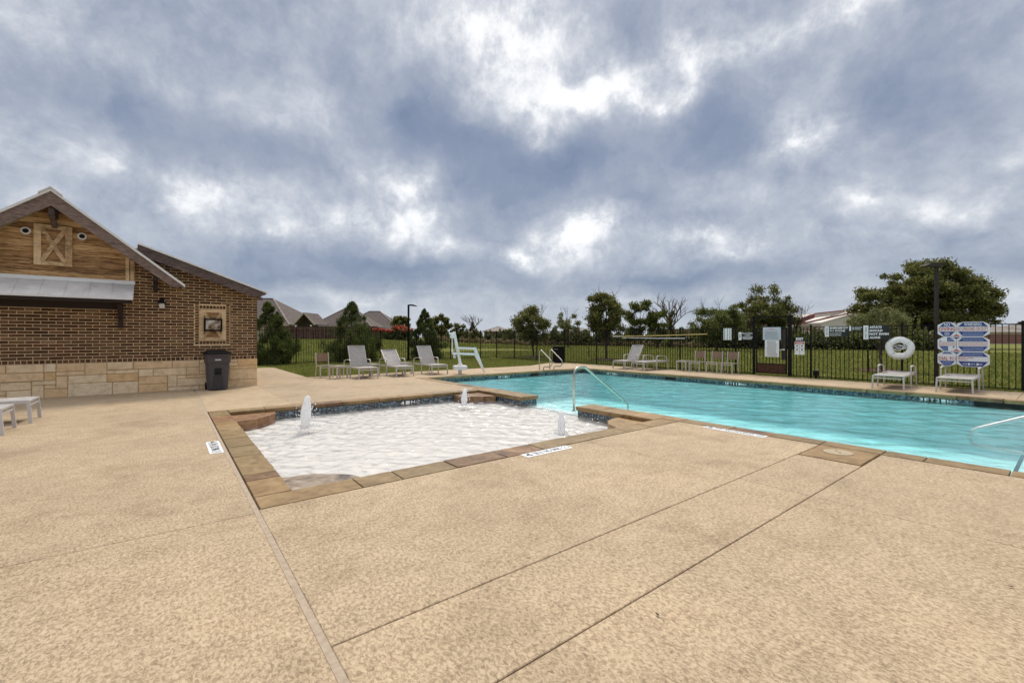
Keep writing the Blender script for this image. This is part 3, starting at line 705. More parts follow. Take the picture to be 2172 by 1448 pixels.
# cedar gable boards
AX, AZ, SL = -2.10, 4.60, .82
z = 2.86; k = 0
while z < 4.5:
    z1 = z+.137
    w0 = min(1.42, (AZ-z)/SL); w1 = min(1.42, (AZ-z1)/SL)
    if w1 <= .02: break
    y = 14.955 + random.uniform(-.003, .003)
    m = MB(); m.prism([(AX-w0,z+.004),(AX+w0,z+.004),(AX+w1,z1-.004),(AX-w1,z1-.004)], y, 14.99, 'y')
    bpart(m, 'board', WOOD); z = z1
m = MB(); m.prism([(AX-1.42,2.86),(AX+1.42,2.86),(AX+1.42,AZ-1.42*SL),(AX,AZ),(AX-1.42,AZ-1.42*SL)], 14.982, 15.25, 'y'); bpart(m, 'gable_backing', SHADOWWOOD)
for s in (-1, 1):
    for a, b in ((1.345,1.415),(1.255,1.325)):
        x0, x1 = sorted((AX+s*a, AX+s*b)); m = MB(); m.box(x0, x1, 14.93, 14.956, 2.86, AZ-SL*b-.05); bpart(m, 'corner_board', WOODL)
# crossed shutter in the gable
sh = bpart(MB().box(-2.44,-1.82,14.925,14.95,3.12,4.06), 'crossed_shutter', WOOD)
for x0,x1,z0,z1 in ((-2.45,-2.33,3.12,4.07),(-1.93,-1.81,3.12,4.07),(-2.33,-1.93,3.98,4.07),(-2.33,-1.93,3.12,3.21)):
    MB().box(x0,x1,14.885,14.924,z0,z1).build('frame_board', WOODL, sh)
MB().bar((-2.32,14.905,3.97),(-1.94,14.905,3.22),.085,.03,(0,1,0)).build('cross_board', WOODL, sh)
MB().bar((-2.32,14.900,3.22),(-1.94,14.900,3.97),.085,.03,(0,1,0)).build('cross_board', WOODL, sh)
for x, z in ((-2.585,3.885),(-1.645,3.885)):      # round gable speakers
    m = MB(); n = 24; ring = [(.085,14.95),(.085,14.925),(.055,14.922),(.055,14.945)]
    v = [(x+r*math.cos(6.2832*j/n), y, z+r*math.sin(6.2832*j/n)) for r, y in ring for j in range(n)]
    m.add(v, [(i*n+j, i*n+(j+1)%n, (i+1)*n+(j+1)%n, (i+1)*n+j) for i in range(3) for j in range(n)])
    o = bpart(m, 'round_speaker', WHITE)
    MB().add([(x+.054*math.cos(6.2832*j/n), 14.938, z+.054*math.sin(6.2832*j/n)) for j in range(n)], [tuple(range(n))]).build('speaker_cone', DARK, o)

# roofs
def rake(x0, z0, x1, z1, th, y0, y1): return MB().prism([(x0,z0),(x1,z1),(x1,z1-th),(x0,z0-th)] if x0 < x1 else [(x1,z1),(x0,z0),(x0,z0-th),(x1,z1-th)], y0, y1, 'y')
for s in (-1, 1):
    ex, ez = AX + s*2.42, 4.76-2.42*SL
    poly = [(AX, 4.76),(ex, ez),(ex-s*.10, ez-.07),(ex-s*.24, ez-.04),(AX, 4.76-.33)]
    bpart(MB().prism(poly if s > 0 else poly[::-1], 14.40, 14.45, 'y'), 'rake_board', BEAM)
    poly = [(AX, 4.755),(ex+s*.04, ez-.04),(ex+s*.04, ez+.025),(AX, 4.82)]
    bpart(MB().prism(poly if s > 0 else poly[::-1], 14.37, 20.5, 'y'), 'metal_roof', LMETAL)
    poly = [(AX+s*.02, 4.70),(ex-s*.1, ez-.02),(ex-s*.1, ez-.06),(AX+s*.02, 4.66)]
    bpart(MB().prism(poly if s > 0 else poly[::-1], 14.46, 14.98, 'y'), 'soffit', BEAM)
    poly = [(AX, 4.825),(AX+s*.20, 4.825-.20*SL),(AX+s*.20, 4.86-.20*SL),(AX, 4.86)]
    bpart(MB().prism(poly if s > 0 else poly[::-1], 14.35, 20.5, 'y'), 'ridge_cap', LMETAL)
    # lower roof behind
    ix = AX + s*1.5; ox = AX + s*4.40; zi = low_roof(-.6)+.30; zo = low_roof(2.30)+.17
    poly = [(ix, zi),(ox, zo),(ox, zo+.05),(ix, zi+.05)]
    bpart(MB().prism(poly if s > 0 else poly[::-1], 14.58, 21.4, 'y'), 'lower_metal_roof', LMETAL)
    poly = [(ix, zi-.01),(ox-s*.03, zo-.01),(ox-s*.06, zo-.05),(ox-s*.34, low_roof(2.04)-.03),(ix, zi-.27)]
    bpart(MB().prism(poly if s > 0 else poly[::-1], 14.60, 14.65, 'y'), 'lower_rake_board', BEAM)
    poly = [(ix, zi-.02),(ox-s*.1, zo-.02),(ox-s*.1, zo-.06),(ix, zi-.06)]
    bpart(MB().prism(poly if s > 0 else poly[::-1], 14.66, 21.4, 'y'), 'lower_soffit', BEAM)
    for k in range(6):
        y = 15.3+k*1.05; bpart(MB().prism([(ox-s*.40, zo+.04),(ox-s*.02, zo-.07),(ox-s*.02, zo-.16),(ox-s*.40, zo-.10)][::s], y, y+.05, 'y'), 'rafter_tail', BEAM)
    # projecting purlin ends and the bracket under the eave
    px = AX + s*1.85
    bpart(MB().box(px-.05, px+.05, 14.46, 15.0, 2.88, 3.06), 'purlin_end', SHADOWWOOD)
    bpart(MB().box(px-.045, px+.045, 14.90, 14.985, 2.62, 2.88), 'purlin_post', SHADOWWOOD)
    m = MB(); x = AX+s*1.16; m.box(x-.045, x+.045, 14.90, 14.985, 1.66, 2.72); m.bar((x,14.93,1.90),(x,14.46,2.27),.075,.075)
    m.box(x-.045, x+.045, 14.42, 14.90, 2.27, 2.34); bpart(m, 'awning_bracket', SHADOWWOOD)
m = MB(); m.box(-2.15,-2.05,14.46,14.98,4.22,4.44); bpart(m, 'ridge_beam_end', BEAM)
m = MB(); m.bar((-2.1,14.94,4.02),(-2.1,14.50,4.24),.09,.09); bpart(m, 'ridge_brace', BEAM)
m = MB(); m.box(-1.0,-.55,14.62,14.95,3.66,3.70); bpart(m, 'roof_flashing', LMETAL)
# awning over the serving side
aw = bpart(MB().prism([(-3.52,0),(-.68,0),(-.68,.001),(-3.52,.001)], 0, .001), 'awning_underside', SHADOWWOOD)
aw.data.clear_geometry()
m = MB(); m.add([(-3.52,14.95,2.78),(-.68,14.95,2.78),(-.68,14.34,2.375),(-3.52,14.34,2.375),(-3.52,14.95,2.74),(-.68,14.95,2.74),(-.68,14.34,2.345),(-3.52,14.34,2.345)],
    [(0,3,2,1),(4,5,6,7),(0,1,5,4),(1,2,6,5),(2,3,7,6),(3,0,4,7)])
bpart(m, 'awning_sheet', AWN); bpy.data.objects.remove(aw)
k = 0; x = -.68
while x > -3.6:
    bpart(MB().bar((x,14.94,2.795),(x,14.345,2.39),.012,.022,(0,.56,.83)), 'standing_seam', AWN); x -= .405
bpart(MB().box(-3.55,-.66,14.925,14.952,2.775,2.868), 'awning_flashing', WHITE)
bpart(MB().box(-3.53,-.67,14.325,14.345,2.345,2.385), 'awning_drip_edge', LMETAL)
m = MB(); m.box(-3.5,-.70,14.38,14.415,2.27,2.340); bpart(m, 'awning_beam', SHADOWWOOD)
m = MB(); m.box(-3.5,-.90,14.955,14.985,2.13,2.74); bpart(m, 'shadow_board', SHADOWWOOD)  # dark board added for the deep shadow and dark soffit under the awning
# wall lamp
lamp = MB(); lamp.box(-.20,-.04,14.88,14.999,2.33,2.36); lamp.box(-.17,-.07,14.90,14.999,2.36,2.44); lamp.box(-.15,-.09,14.95,14.999,2.44,2.47)
lo = bpart(lamp, 'wall_lamp', BLACK); gl = MB(); gl.bbox(-.175,-.065,14.89,14.985,2.20,2.329,.02); gl.build('lamp_glass', LAMPG, lo)
# framed niche with a glazed notice box
ni = bpart(MB().box(WX0,WX1,15.0,15.012,WZ0,WZ1), 'framed_niche', WOOD)
b = .10
for P in ([(WX0,WZ0),(WX0+b,WZ0+b),(WX0+b,WZ1-b),(WX0,WZ1)],[(WX1,WZ0),(WX1,WZ1),(WX1-b,WZ1-b),(WX1-b,WZ0+b)],[(WX0,WZ1),(WX0+b,WZ1-b),(WX1-b,WZ1-b),(WX1,WZ1)],[(WX0,WZ0),(WX1,WZ0),(WX1-b,WZ0+b),(WX0+b,WZ0+b)]):
    MB().prism(P, 14.965, 14.999, 'y').build('frame_board', WOODL, ni)
MB().bar((WX0+b,14.985,WZ1-b),(WX1-b,14.985,WZ0+b),.08,.02,(0,1,0)).build('cross_board', WOODL, ni)
MB().bar((WX0+b,14.981,WZ0+b),(WX1-b,14.981,WZ1-b),.08,.02,(0,1,0)).build('cross_board', WOODL, ni)
nb = bpart(MB().box(.79,1.22,14.90,14.964,1.60,1.945), 'notice_box', BLACK)
MB().box(.835,1.175,14.896,14.899,1.645,1.905).build('glass_panel', SCREEN, nb)

# ================================================================== FENCES
FX = 17.8
def fence_panel(T, p, q, zb, zt, pick, skip=()):
    """rails and pickets between two posts; p, q are ground points (x, y)"""
    L_ = math.hypot(q[0]-p[0], q[1]-p[1]); a = math.atan2(q[1]-p[1], q[0]-p[0])
    o = (T.location.x, T.location.y)
    for z in (zb+.055, zt-.02):
        r = link('rail', rail_mesh(L_), T, (p[0]-o[0], p[1]-o[1], z), 0); r.rotation_euler = (0, 0, a-T.rotation_euler.z)
    n = max(1, round(L_/.1215)); 
    for k in range(1, n):
        t = k/n; ob = link('picket', pick, T, (p[0]+(q[0]-p[0])*t-o[0], p[1]+(q[1]-p[1])*t-o[1], zb)); ob.rotation_euler = (0,0,a)
_rm = {}
def rail_mesh(l):
    k = round(l, 2)
    if k not in _rm: _rm[k] = MB().box(0, l, -.0125, .0125, -.0125, .0125).mesh('rail', BLACK)
    return _rm[k]
PICK = MB().box(-.009,.009,-.009,.009,.03,1.765).mesh('picket', BLACK)
POST = MB().box(-.025,.025,-.025,.025,-.1,1.83).mesh('post', BLACK); 
m = MB(); m.box(-.032,.032,-.032,.032,1.83,1.85); m.box(-.02,.02,-.02,.02,1.85,1.87); CAP = m.mesh('post_cap', BLACK)
def post(T, x, y, z=0):
    p = link('post', POST, T, (x-T.location.x, y-T.location.y, z)); link('post_cap', CAP, p)
FR = thing('metal_fence', 'black metal picket fence along the far side of the main pool', 'fence', (FX, .93, 0), 0, 'black picket fence round the terrace')
FB = thing('metal_fence', 'black metal picket fence across the back lawn behind the junipers', 'fence', (FX, 24.6, 0), 0, 'black picket fence round the terrace')
py = [-4.0,-1.5,.93,3.36,5.80,6.47]; 
for a, b in zip(py, py[1:]): fence_panel(FR, (FX,a), (FX,b), 0, 1.80, PICK)
for y in py[:-1]: post(FR, FX, y)
py = [7.72,8.40,10.82,13.22,15.62,18.02,20.4,22.6,24.6]
for a, b in zip(py, py[1:]): fence_panel(FR, (FX,a), (FX,b), 0, 1.80, PICK)
for y in py[1:]: post(FR, FX, y)
bp_ = [(FX,24.6),(16.6,24.75),(14.4,24.95),(12.15,25.2),(9.9,25.4),(7.65,25.6),(5.43,25.8),(3.0,26.0),(.6,26.2)]
for a, b in zip(bp_, bp_[1:]): fence_panel(FB, a, b, .02, 1.82, PICK)
for x, y in bp_[1:]: post(FB, x, y, .02)

# gate ----------------------------------------------------------------
GT = thing('pool_gate', 'black metal gate with rusty kick plate and silver lever handle', 'gate', (FX, 6.47, 0))
def gp(mb, name, mat, **t): return mb.build(name, mat, GT, **t)      # gate figures: x along world Y from 6.47
def gb(x0, x1, z0, z1, y=.02): return MB().box(-y, y, x0, x1, z0, z1)
gp(gb(-.06,.05,-.1,2.22,.035), 'gate_post', BLACK); gp(gb(1.20,1.28,-.1,2.22,.035), 'gate_post', BLACK)
gp(gb(-.12,1.34,2.16,2.20,.03), 'header_bar', BLACK)
for a in ((.09,.13,.08,1.78),(1.12,1.16,.08,1.78)): gp(gb(*a), 'gate_stile', BLACK)
for a in ((.13,1.12,1.74,1.78),(.13,1.12,.42,.45),(.13,1.12,.08,.11)): gp(gb(*a, .018), 'gate_rail', BLACK)
for k in range(8): gp(gb(.13+.99*(k+.85)/8.7-.009, .13+.99*(k+.85)/8.7+.009, .45, 1.74, .009), 'picket', BLACK)
gp(gb(.13,1.12,.11,.42,.006), 'kick_plate', RUSTK)
gp(gb(.13,.27,.6,1.72,.008), 'latch_guard', BRONZE)
m = MB()
m.tube([(-.03,.17,.98),(-.075,.17,.98)], .035, 14); m.tube([(-.075,.17,.98),(-.085,.22,.975),(-.08,.31,.955)], .014, 8)
gp(m, 'lever_handle', SILVER)

# ================================================================== SIGNS (all hang on the pool side of the fence)
SP = FX - .028
def sign(label, y0, y1, z0, z1, board, cat='sign', th=.006, name='sign', mat=WHITE, off=0, poly=None):
    """y0 is the left edge seen from the pool (larger Y), local x runs to the reader's right"""
    T = thing(name, label, cat, (SP-off, y0, z0), -math.pi/2)
    T['w'] = y0-y1; T['h'] = z1-z0
    m = MB()
    if poly: m.prism([(x*T['w'], z*T['h']) for x, z in poly], 0, th, 'y')
    else: m.box(0, T['w'], 0, th, 0, T['h'])
    m.build('panel', board, T); return T
def rect(T, x0, x1, z0, z1, mat, lay=1, name='printed_panel'):
    w, h = T['w'], T['h']; return MB().box(x0*w, x1*w, -.0015*lay, -.0015*lay+.0012, z0*h, z1*h).build(name, mat, T)
def text(T, s, x0, x1, z0, z1, mat, lay=2, bold=.012, name='lettering'):
    w, h = T['w'], T['h']; m = MB(); text_into(m, s, x0*w, x1*w, z0*h, z1*h, -.0015*lay-.0005, bold); return m.build(name, mat, T)
def lines(T, x0, x1, z0, z1, n, mat, seed=0, lay=2):          # print too small to read: rows of broken dashes
    r = random.Random(seed); w, h = T['w'], T['h']; m = MB(); p = (z1-z0)/n
    for k in range(n):
        a = x0 + r.uniform(0, .12)*(x1-x0); e = x1 - r.uniform(0, .2)*(x1-x0); z = z1-p*(k+.75)
        while a < e:
            b = min(e, a + r.uniform(.03, .12)); m.box(a*w, b*w, -.0015*lay, -.0015*lay+.001, z*h, (z+p*.5)*h); a = b+.012
    m.build('fine_print', mat, T, kind='stuff')
# blank striped sign backs
T = sign('white board with vertical dark stripes beside the third chair', 8.88, 8.56, 1.32, 1.79, WHITE)
for x in ((.10,.17),(.47,.53),(.78,.84)): rect(T, x[0], x[1], 0, 1, SLATE)
# small black notice
T = sign('small black notice with white text left of the gate post', 8.28, 7.70, 1.32, 1.63, SBLK)
rect(T, 0, .2, 0, 1, WHITE); lines(T, .05, .15, .1, .9, 1, GREYT, 3)
text(T, 'REGISTERED', .24, .97, .76, .94, WHITE); text(T, 'USERS', .42, .78, .54, .72, WHITE)
lines(T, .24, .96, .06, .5, 3, WHITE, 9)
# gate signs
T = sign('pale blue notice board at the top of the gate', 7.37, 6.75, 1.33, 1.80, PALEB, off=.012)
text(T, 'NOTICE', .38, .62, .84, .92, PINKT, bold=.02); lines(T, .15, .85, .76, .84, 1, PINKT, 4); lines(T, .06, .95, .06, .70, 7, GREYT, 5)
T = sign('white page of pool rules on the gate below the pale blue board', 7.30, 6.81, .70, 1.322, WHITE, off=.012)
lines(T, .10, .92, .04, .96, 15, GREYT, 6)
# exit
T = sign('black EXIT sign above the red and white notice', 6.29, 5.99, 1.285, 1.44, SBLK)
text(T, 'EXIT', .12, .9, .2, .85, WHITE, bold=.05)
T = sign('white notice with a red headed panel under the EXIT sign', 6.30, 5.99, .81, 1.28, WHITE)
rect(T, .05, .95, .80, .97, SRED); text(T, 'DANGER', .18, .82, .83, .94, WHITE, bold=.02)
rect(T, .485, .515, .04, .77, GREYT); rect(T, .04, .96, .50, .52, GREYT); rect(T, .04, .96, .25, .265, GREYT)
for a, b in ((.25,.66),(.75,.66),(.25,.38),(.75,.38)): rect(T, a-.07, a+.07, b-.05, b+.06, SBLK, 2)
# emergency phone
T = sign('black EMERGENCY 911 PHONE sign with a white side tab', 5.37, 4.70, 1.45, 1.80, SBLK)
rect(T, 0, .17, 0, 1, WHITE)
def tab_text(T, s, x0, x1, z0, z1, mat):
    w, h = T['w'], T['h']; v, f = text_me(s, .02); m = MB()
    m.add([((x1-(x1-x0)*a[1])*w, -.0045, (z0+(z1-z0)*a[0])*h) for a in v], f); m.build('side_lettering', mat, T)
tab_text(T, 'PARK TRAILS', .05, .12, .12, .88, GREYT)
text(T, 'EMERGENCY', .21, .98, .74, .93, WHITE, bold=.05); text(T, '911 PHONE', .21, .85, .46, .66, WHITE, bold=.03)
text(T, 'LOCATED AT', .21, .70, .26, .36, WHITE, bold=.02); text(T, 'MAIN ENTRY', .21, .70, .08, .18, WHITE, bold=.02)
T = sign('smallest black sign reading NO SMOKING OR VAPING', 4.69, 4.33, 1.64, 1.80, SBLK)
rect(T, 0, .14, 0, 1, WHITE); text(T, 'NO SMOKING', .2, .96, .55, .8, WHITE, bold=.02); text(T, 'OR VAPING', .2, .85, .2, .45, WHITE, bold=.02)
T = sign('black ADULTS SHOULD NOT SWIM ALONE sign with white tab', 4.31, 3.66, 1.36, 1.81, SBLK)
rect(T, 0, .20, 0, 1, WHITE); tab_text(T, 'PARK TRAILS', .06, .14, .12, .88, GREYT)
for k, (s, e) in enumerate((('ADULTS', .72), ('SHOULD', .75), ('NOT SWIM', .98), ('ALONE', .66))):
    text(T, s, .24, e, .79-.245*k, .955-.245*k, WHITE, bold=.05)
# octagon board of warnings -------------------------------------------------
BZ0, BZ1 = .60, 1.865
T = thing('warning_board', 'large blue and white octagon board: NO DIVING, WARNING, DIAL 911', 'sign', (SP-.004, 2.56, BZ0), -math.pi/2)
SW, SH = 1.04, BZ1-BZ0
def octa(x0, x1, z0, z1, c): return [(x0+c,z0),(x1-c,z0),(x1,z0+c*.62),(x1,z1-c*.62),(x1-c,z1),(x0+c,z1),(x0,z1-c*.62),(x0,z0+c*.62)]
h3 = SH/3; xs_ = .395
for r in range(3):
    z1 = SH - r*h3; z0 = z1-h3
    for ci, (x0, x1) in enumerate(((0, xs_), (xs_-.01, SW))):
        c = .13
        pn = MB().prism(octa(x0, x1, z0, z1, c), 0, .006, 'y').build('octagon_panel', WHITE, T)
        def q(a, b, e, f2, mat, lay=1, nm='printed_band'):
            return MB().prism([(a, e), (b, e), (b, f2), (a, f2)], -.0015*lay, -.0015*lay+.0012, 'y').build(nm, mat, pn)
        bw = .014; w_ = x1-x0; zc0 = z0+h3*.36; zc1 = z0+h3*.68
        # blue trapezoids above and below the white band
        def trap(top, mat):
            if top: P = [(x0+c+.004, z1-bw),(x1-c-.004, z1-bw),(x1-.034, zc1),(x0+.034, zc1)][::-1]
            else: P = [(x0+c+.004, z0+bw),(x1-c-.004, z0+bw),(x1-.034, zc0),(x0+.034, zc0)]
            MB().prism(P, -.0015, -.0003, 'y').build('printed_band', mat, pn)
        trap(True, SBLUE); trap(False, SBLUE)
        def tx(s, a, b, e, f2, mat, bold=.015):
            m = MB(); text_into(m, s, x0+w_*a, x0+w_*b, z0+h3*e, z0+h3*f2, -.0035, bold); m.build('lettering', mat, pn)
        def ln(a, b, e, f2, n, mat, sd):
            rr = random.Random(sd); m = MB(); p = h3*(f2-e)/n
            for k in range(n):
                aa = x0+w_*a; ee = x0+w_*b; z = z0+h3*f2-p*(k+.8)
                while aa < ee: bb = min(ee, aa+rr.uniform(.02,.06)); m.box(aa, bb, -.0035, -.0025, z, z+p*.5); aa = bb+.008
            m.build('fine_print', mat, pn, kind='stuff')
        if (r, ci) == (0, 0):
            tx('NO', .34, .66, .72, .95, WHITE, .02); tx('DIVING', .06, .94, .40, .65, SRED, .02)
            m = MB(); n = 20; cx, cz, R1, R2 = x0+w_/2, z0+h3*.20, .048, .040
            m.add([(cx+R*1.15*math.cos(6.2832*j/n), -.0035, cz+R*math.sin(6.2832*j/n)) for R in (R1, R2) for j in range(n)], [(j,(j+1)%n,n+(j+1)%n,n+j) for j in range(n)])
            m.bar((cx-.036,-.003,cz-.03),(cx+.036,-.003,cz+.03),.010,.001,(0,1,0)); m.bar((cx-.036,-.0036,cz+.03),(cx+.036,-.0036,cz-.03),.010,.001,(0,1,0)); m.build('no_diving_symbol', WHITE, pn)
        if (r, ci) == (0, 1): tx('WARNING', .24, .76, .72, .95, WHITE, .015); tx('NO LIFEGUARD ON DUTY', .04, .95, .40, .65, SRED, .005); ln(.2, .82, .06, .34, 3, LBLUE, 1)
        if (r, ci) == (1, 0): q(x0+w_*.18, x0+w_*.5, zc1+.002, z1-bw-.004, WHITE, 2); q(x0+w_*.55, x0+w_*.80, z0+bw+.004, zc0-.002, WHITE, 2); ln(.06, .94, .38, .66, 3, PINKT, 2); ln(.55, .80, .72, .92, 2, LBLUE, 3); ln(.25, .5, .08, .3, 2, LBLUE, 4)
        if (r, ci) == (1, 1): ln(.2, .82, .71, .94, 3, LBLUE, 5); ln(.06, .94, .40, .65, 2, PINKT, 6); ln(.2, .82, .06, .33, 3, LBLUE, 7)
        if (r, ci) == (2, 0): q(x0+.03, x1-.03, z0+h3*.66, z0+h3*.83, WHITE, 2); ln(.3, .7, .85, .93, 1, LBLUE, 8); tx('DIAL 911', .06, .94, .40, .64, SRED, .015); ln(.25, .75, .06, .33, 3, LBLUE, 9)
        if (r, ci) == (2, 1):
            ln(.2, .8, .70, .94, 2, LBLUE, 10); tx('EMERGENCY PHONE', .05, .52, .55, .64, SRED, .01); tx('LOCATED AT', .05, .36, .42, .51, SRED, .01); tx('HOURS', .20, .34, .12, .24, WHITE, .01)
            tx('AM TO', .44, .58, .12, .24, WHITE, .01); tx('PM', .70, .78, .12, .24, WHITE, .01); q(x0+w_*.36, x0+w_*.42, z0+h3*.11, z0+h3*.25, WHITE, 2); q(x0+w_*.61, x0+w_*.68, z0+h3*.11, z0+h3*.25, WHITE, 2)
for r in (1, 2):                  # red and blue diamonds between the octagons
    cx, cz = xs_-.005, SH - r*h3; a = .105
    dm = MB().prism([(cx-a,cz),(cx,cz-a*.85),(cx+a,cz),(cx,cz+a*.85)], -.006, -.002, 'y').build('diamond_panel', WHITE, T)
    MB().prism([(cx-a*.74,cz+.012),(cx+a*.74,cz+.012),(cx,cz+a*.66)], -.0085, -.0065, 'y').build('red_triangle', SRED, dm)
    MB().prism([(cx-a*.74,cz-.012),(cx,cz-a*.66),(cx+a*.74,cz-.012)], -.0085, -.0065, 'y').build('blue_triangle', SBLUE, dm)

# life ring ---------------------------------------------------------------
LR = thing('life_ring', 'white life ring with coiled rope hanging on the fence', 'life ring', (SP-.09, 3.39, 1.10), -math.pi/2)
m = MB(); n1_, n2_ = 40, 14; v = []; f = []
for i in range(n1_):
    a = 2*math.pi*i/n1_; wob = 1 + .03*math.sin(5*a)
    for j in range(n2_):
        b = 2*math.pi*j/n2_; r = .245*wob + .085*math.cos(b); v.append((r*math.cos(a)*1.03, .062*math.sin(b), r*math.sin(a)))
f = [(i*n2_+j, ((i+1)%n1_)*n2_+j, ((i+1)%n1_)*n2_+(j+1)%n2_, i*n2_+(j+1)%n2_) for i in range(n1_) for j in range(n2_)]
m.add(v, f).build('ring', OFFW, LR, smooth=True)
m = MB(); P = []
for k in range(90):
    t = k/89; a = 2*math.pi*4*t + .5; R = .12+.055*math.sin(9*t*6.28/3); P.append((R*math.cos(a)*1.1, -.05+.02*math.sin(7*a/3), .03+R*.85*math.sin(a)*(.7+.4*math.cos(t*5))))
m.tube(P, .007, 6); m.build('rope', OFFW, LR)
m = MB(); P = [(.345*math.cos(a), -.02+.03*math.sin(4*a), .345*math.sin(a)) for a in np.linspace(0, 2*math.pi, 60)]; m.tube(P, .006, 6); m.build('grab_rope', OFFW, LR)
m = MB(); 
for a in (.75, 2.36, 3.93, 5.5): m.bar((.16*math.cos(a),-.066,.16*math.sin(a)),(.335*math.cos(a),-.04,.335*math.sin(a)),.05,.01)
m.build('strap', WHITE, LR)
# poles hung along the fence
def long_pole(y0, z0, y1, z1, r, mat, name, label, tipmat=None):
    T = thing(name, label, 'pole', (SP-.05, y0, z0)); m = MB(); m.tube([(0,0,0),(0,(y1-y0)*.5,(z1-z0)*.5-.01),(0,y1-y0,z1-z0)], r, 8); m.build('shaft', mat, T)
    m = MB(); m.tube([(0,.01,0),(0,-.5,.005)] if y1 > y0 else [(0,-.01,0),(0,.5,.005)], r*.8, 8); m.build('tip', tipmat or mat, T)
    m = MB(); 
    for t in (.2, .8): m.box(.0,.03,(y1-y0)*t-.02,(y1-y0)*t+.02,(z1-z0)*t-.06,(z1-z0)*t-r)
    m.build('hook', BLACK, T)
long_pole(14.0, 1.47, 9.55, 1.56, .019, YPOLE, 'rescue_pole', 'long yellow pole hung along the fence above the loungers', WHITE)
long_pole(13.4, 1.40, 10.55, 1.38, .015, WHITE, 'skimmer_pole', 'shorter white pole hung under the yellow one')

# light poles ---------------------------------------------------------------
def light_pole(x, y, z0, h, side, w, label, mat):
    T = thing('light_pole', label, 'lamp post', (x, y, z0), -TH, 'lamp posts outside the fence')
    MB().box(-w/2, w/2, -w/2, w/2, 0, h).build('pole', mat, T); MB().box(-w*.9, w*.9, -w*.9, w*.9, 0, .05).build('base_plate', mat, T)
    hd = MB()
    if side > 0: hd.prism([(.0,h-.05),(.10,h-.06),(.52,h-.11),(.52,h-.085),(.36,h+.0),(.12,h+.02),(0,h+.0)], -.11, .11, 'y')
    else: hd.prism([(-.42,h-.04),(-.02,h-.06),(.10,h-.05),(.10,h+.02),(-.05,h+.06),(-.25,h+.04)], -.12, .12, 'y')
    hd.build('lamp_head', BLACK if side > 0 else BRONZE, T)
light_pole(18.06, 2.63, 0, 3.58, -1, .074, 'tall dark lamp post behind the octagon warning board', BRONZE)
p = at(869.5, 27.0); light_pole(p[0], p[1]+.2, 0, 3.42, 1, .10, 'black lamp post beside the right hand juniper', BLACK)

# ================================================================== FURNITURE
def make_lounger(name, label, ang, loc, rz, sling=SLING, metal=FURN):
    """local: x across, +y from the foot end to the head"""
    T = thing(name, label, 'lounger', loc, rz, 'sling loungers round the pool')
    hw = .325; z = .355
    for s in (-1, 1):
        MB().bar((s*hw,.02,z),(s*hw,1.62,z),.032,.05).build('side_rail', metal, T)
        MB().bar((s*(hw-.0),.03,z+.02),(s*(hw+.012),.0,0),.034,.045).build('leg', metal, T)
        MB().bar((s*(hw+.035),.83,.60),(s*(hw+.045),.80,0),.028,.055).build('leg', metal, T)
        MB().bar((s*(hw+.035),1.50,.56),(s*(hw+.045),1.60,0),.028,.055).build('leg', metal, T)
        m = MB(); P = [(s*(hw+.035),.82,.595),(s*(hw+.035),.95,.618),(s*(hw+.035),1.15,.622),(s*(hw+.035),1.35,.603),(s*(hw+.035),1.51,.565)]
        for a, b in zip(P, P[1:]): m.bar(a, b, .045, .022)
        m.build('armrest', metal, T)
    MB().bar((-hw,.02,z+.012),(hw,.02,z+.012),.03,.028).build('end_rail', metal, T)
    MB().bar((-hw,.02,z-.055),(hw,.02,z-.055),.022,.03).build('stretcher', metal, T)
    MB().bar((-hw,1.60,z),(hw,1.60,z),.03,.03).build('rear_rail', metal, T)
    m = MB(); n = 8; y0, y1 = .04, .98; k = 10; v = []; 
    for i in range(k+1):
        for j in range(n+1):
            x = -hw+.018+(2*hw-.036)*j/n; v.append((x, y0+(y1-y0)*i/k, z+.028-.022*math.sin(math.pi*j/n)))
    m.add(v, [(i*(n+1)+j, i*(n+1)+j+1, (i+1)*(n+1)+j+1, (i+1)*(n+1)+j) for i in range(k) for j in range(n)])
    m.add([(a,b,c-.006) for a,b,c in v], [(i*(n+1)+j, (i+1)*(n+1)+j, (i+1)*(n+1)+j+1, i*(n+1)+j+1) for i in range(k) for j in range(n)])
    m.build('seat_sling', sling, T, smooth=True)
    c, s_ = math.cos(ang), math.sin(ang); Lb = .80; zb = z+.03
    for s in (-1, 1): MB().bar((s*(hw-.03),.98,zb),(s*(hw-.03),.98+Lb*c,zb+Lb*s_),.026,.034,(0,-s_,c)).build('back_rail', metal, T)
    MB().bar((-hw+.03,.98+Lb*c,zb+Lb*s_),(hw-.03,.98+Lb*c,zb+Lb*s_),.022,.022).build('back_top_rail', metal, T)
    m = MB(); v = []
    for i in range(k+1):
        for j in range(n+1):
            x = -hw+.045+(2*hw-.09)*j/n; t = i/k*Lb; sag = .016*math.sin(math.pi*j/n); v.append((x, .98+t*c+s_*sag, zb+t*s_-c*sag))
    m.add(v, [(i*(n+1)+j, i*(n+1)+j+1, (i+1)*(n+1)+j+1, (i+1)*(n+1)+j) for i in range(k) for j in range(n)])
    m.build('back_sling', sling, T, smooth=True)
    if ang > .2: MB().bar((0,1.30,z-.01),(0,.98+.45*c,zb+.45*s_-.01),.5,.016).build('back_prop', metal, T) if False else None
    return T
make_lounger('sun_lounger', 'upright grey sun lounger beside the side table and brown chair on the left', rad(66), (5.48, 15.10, 0), 0)
make_lounger('sun_lounger', 'grey sun lounger with a half lowered back, middle of three by the junipers', rad(44), (6.80, 15.05, 0), 0)
make_lounger('sun_lounger', 'grey sun lounger with raised back nearest the pool lift', rad(60), (8.22, 15.05, 0), 0)
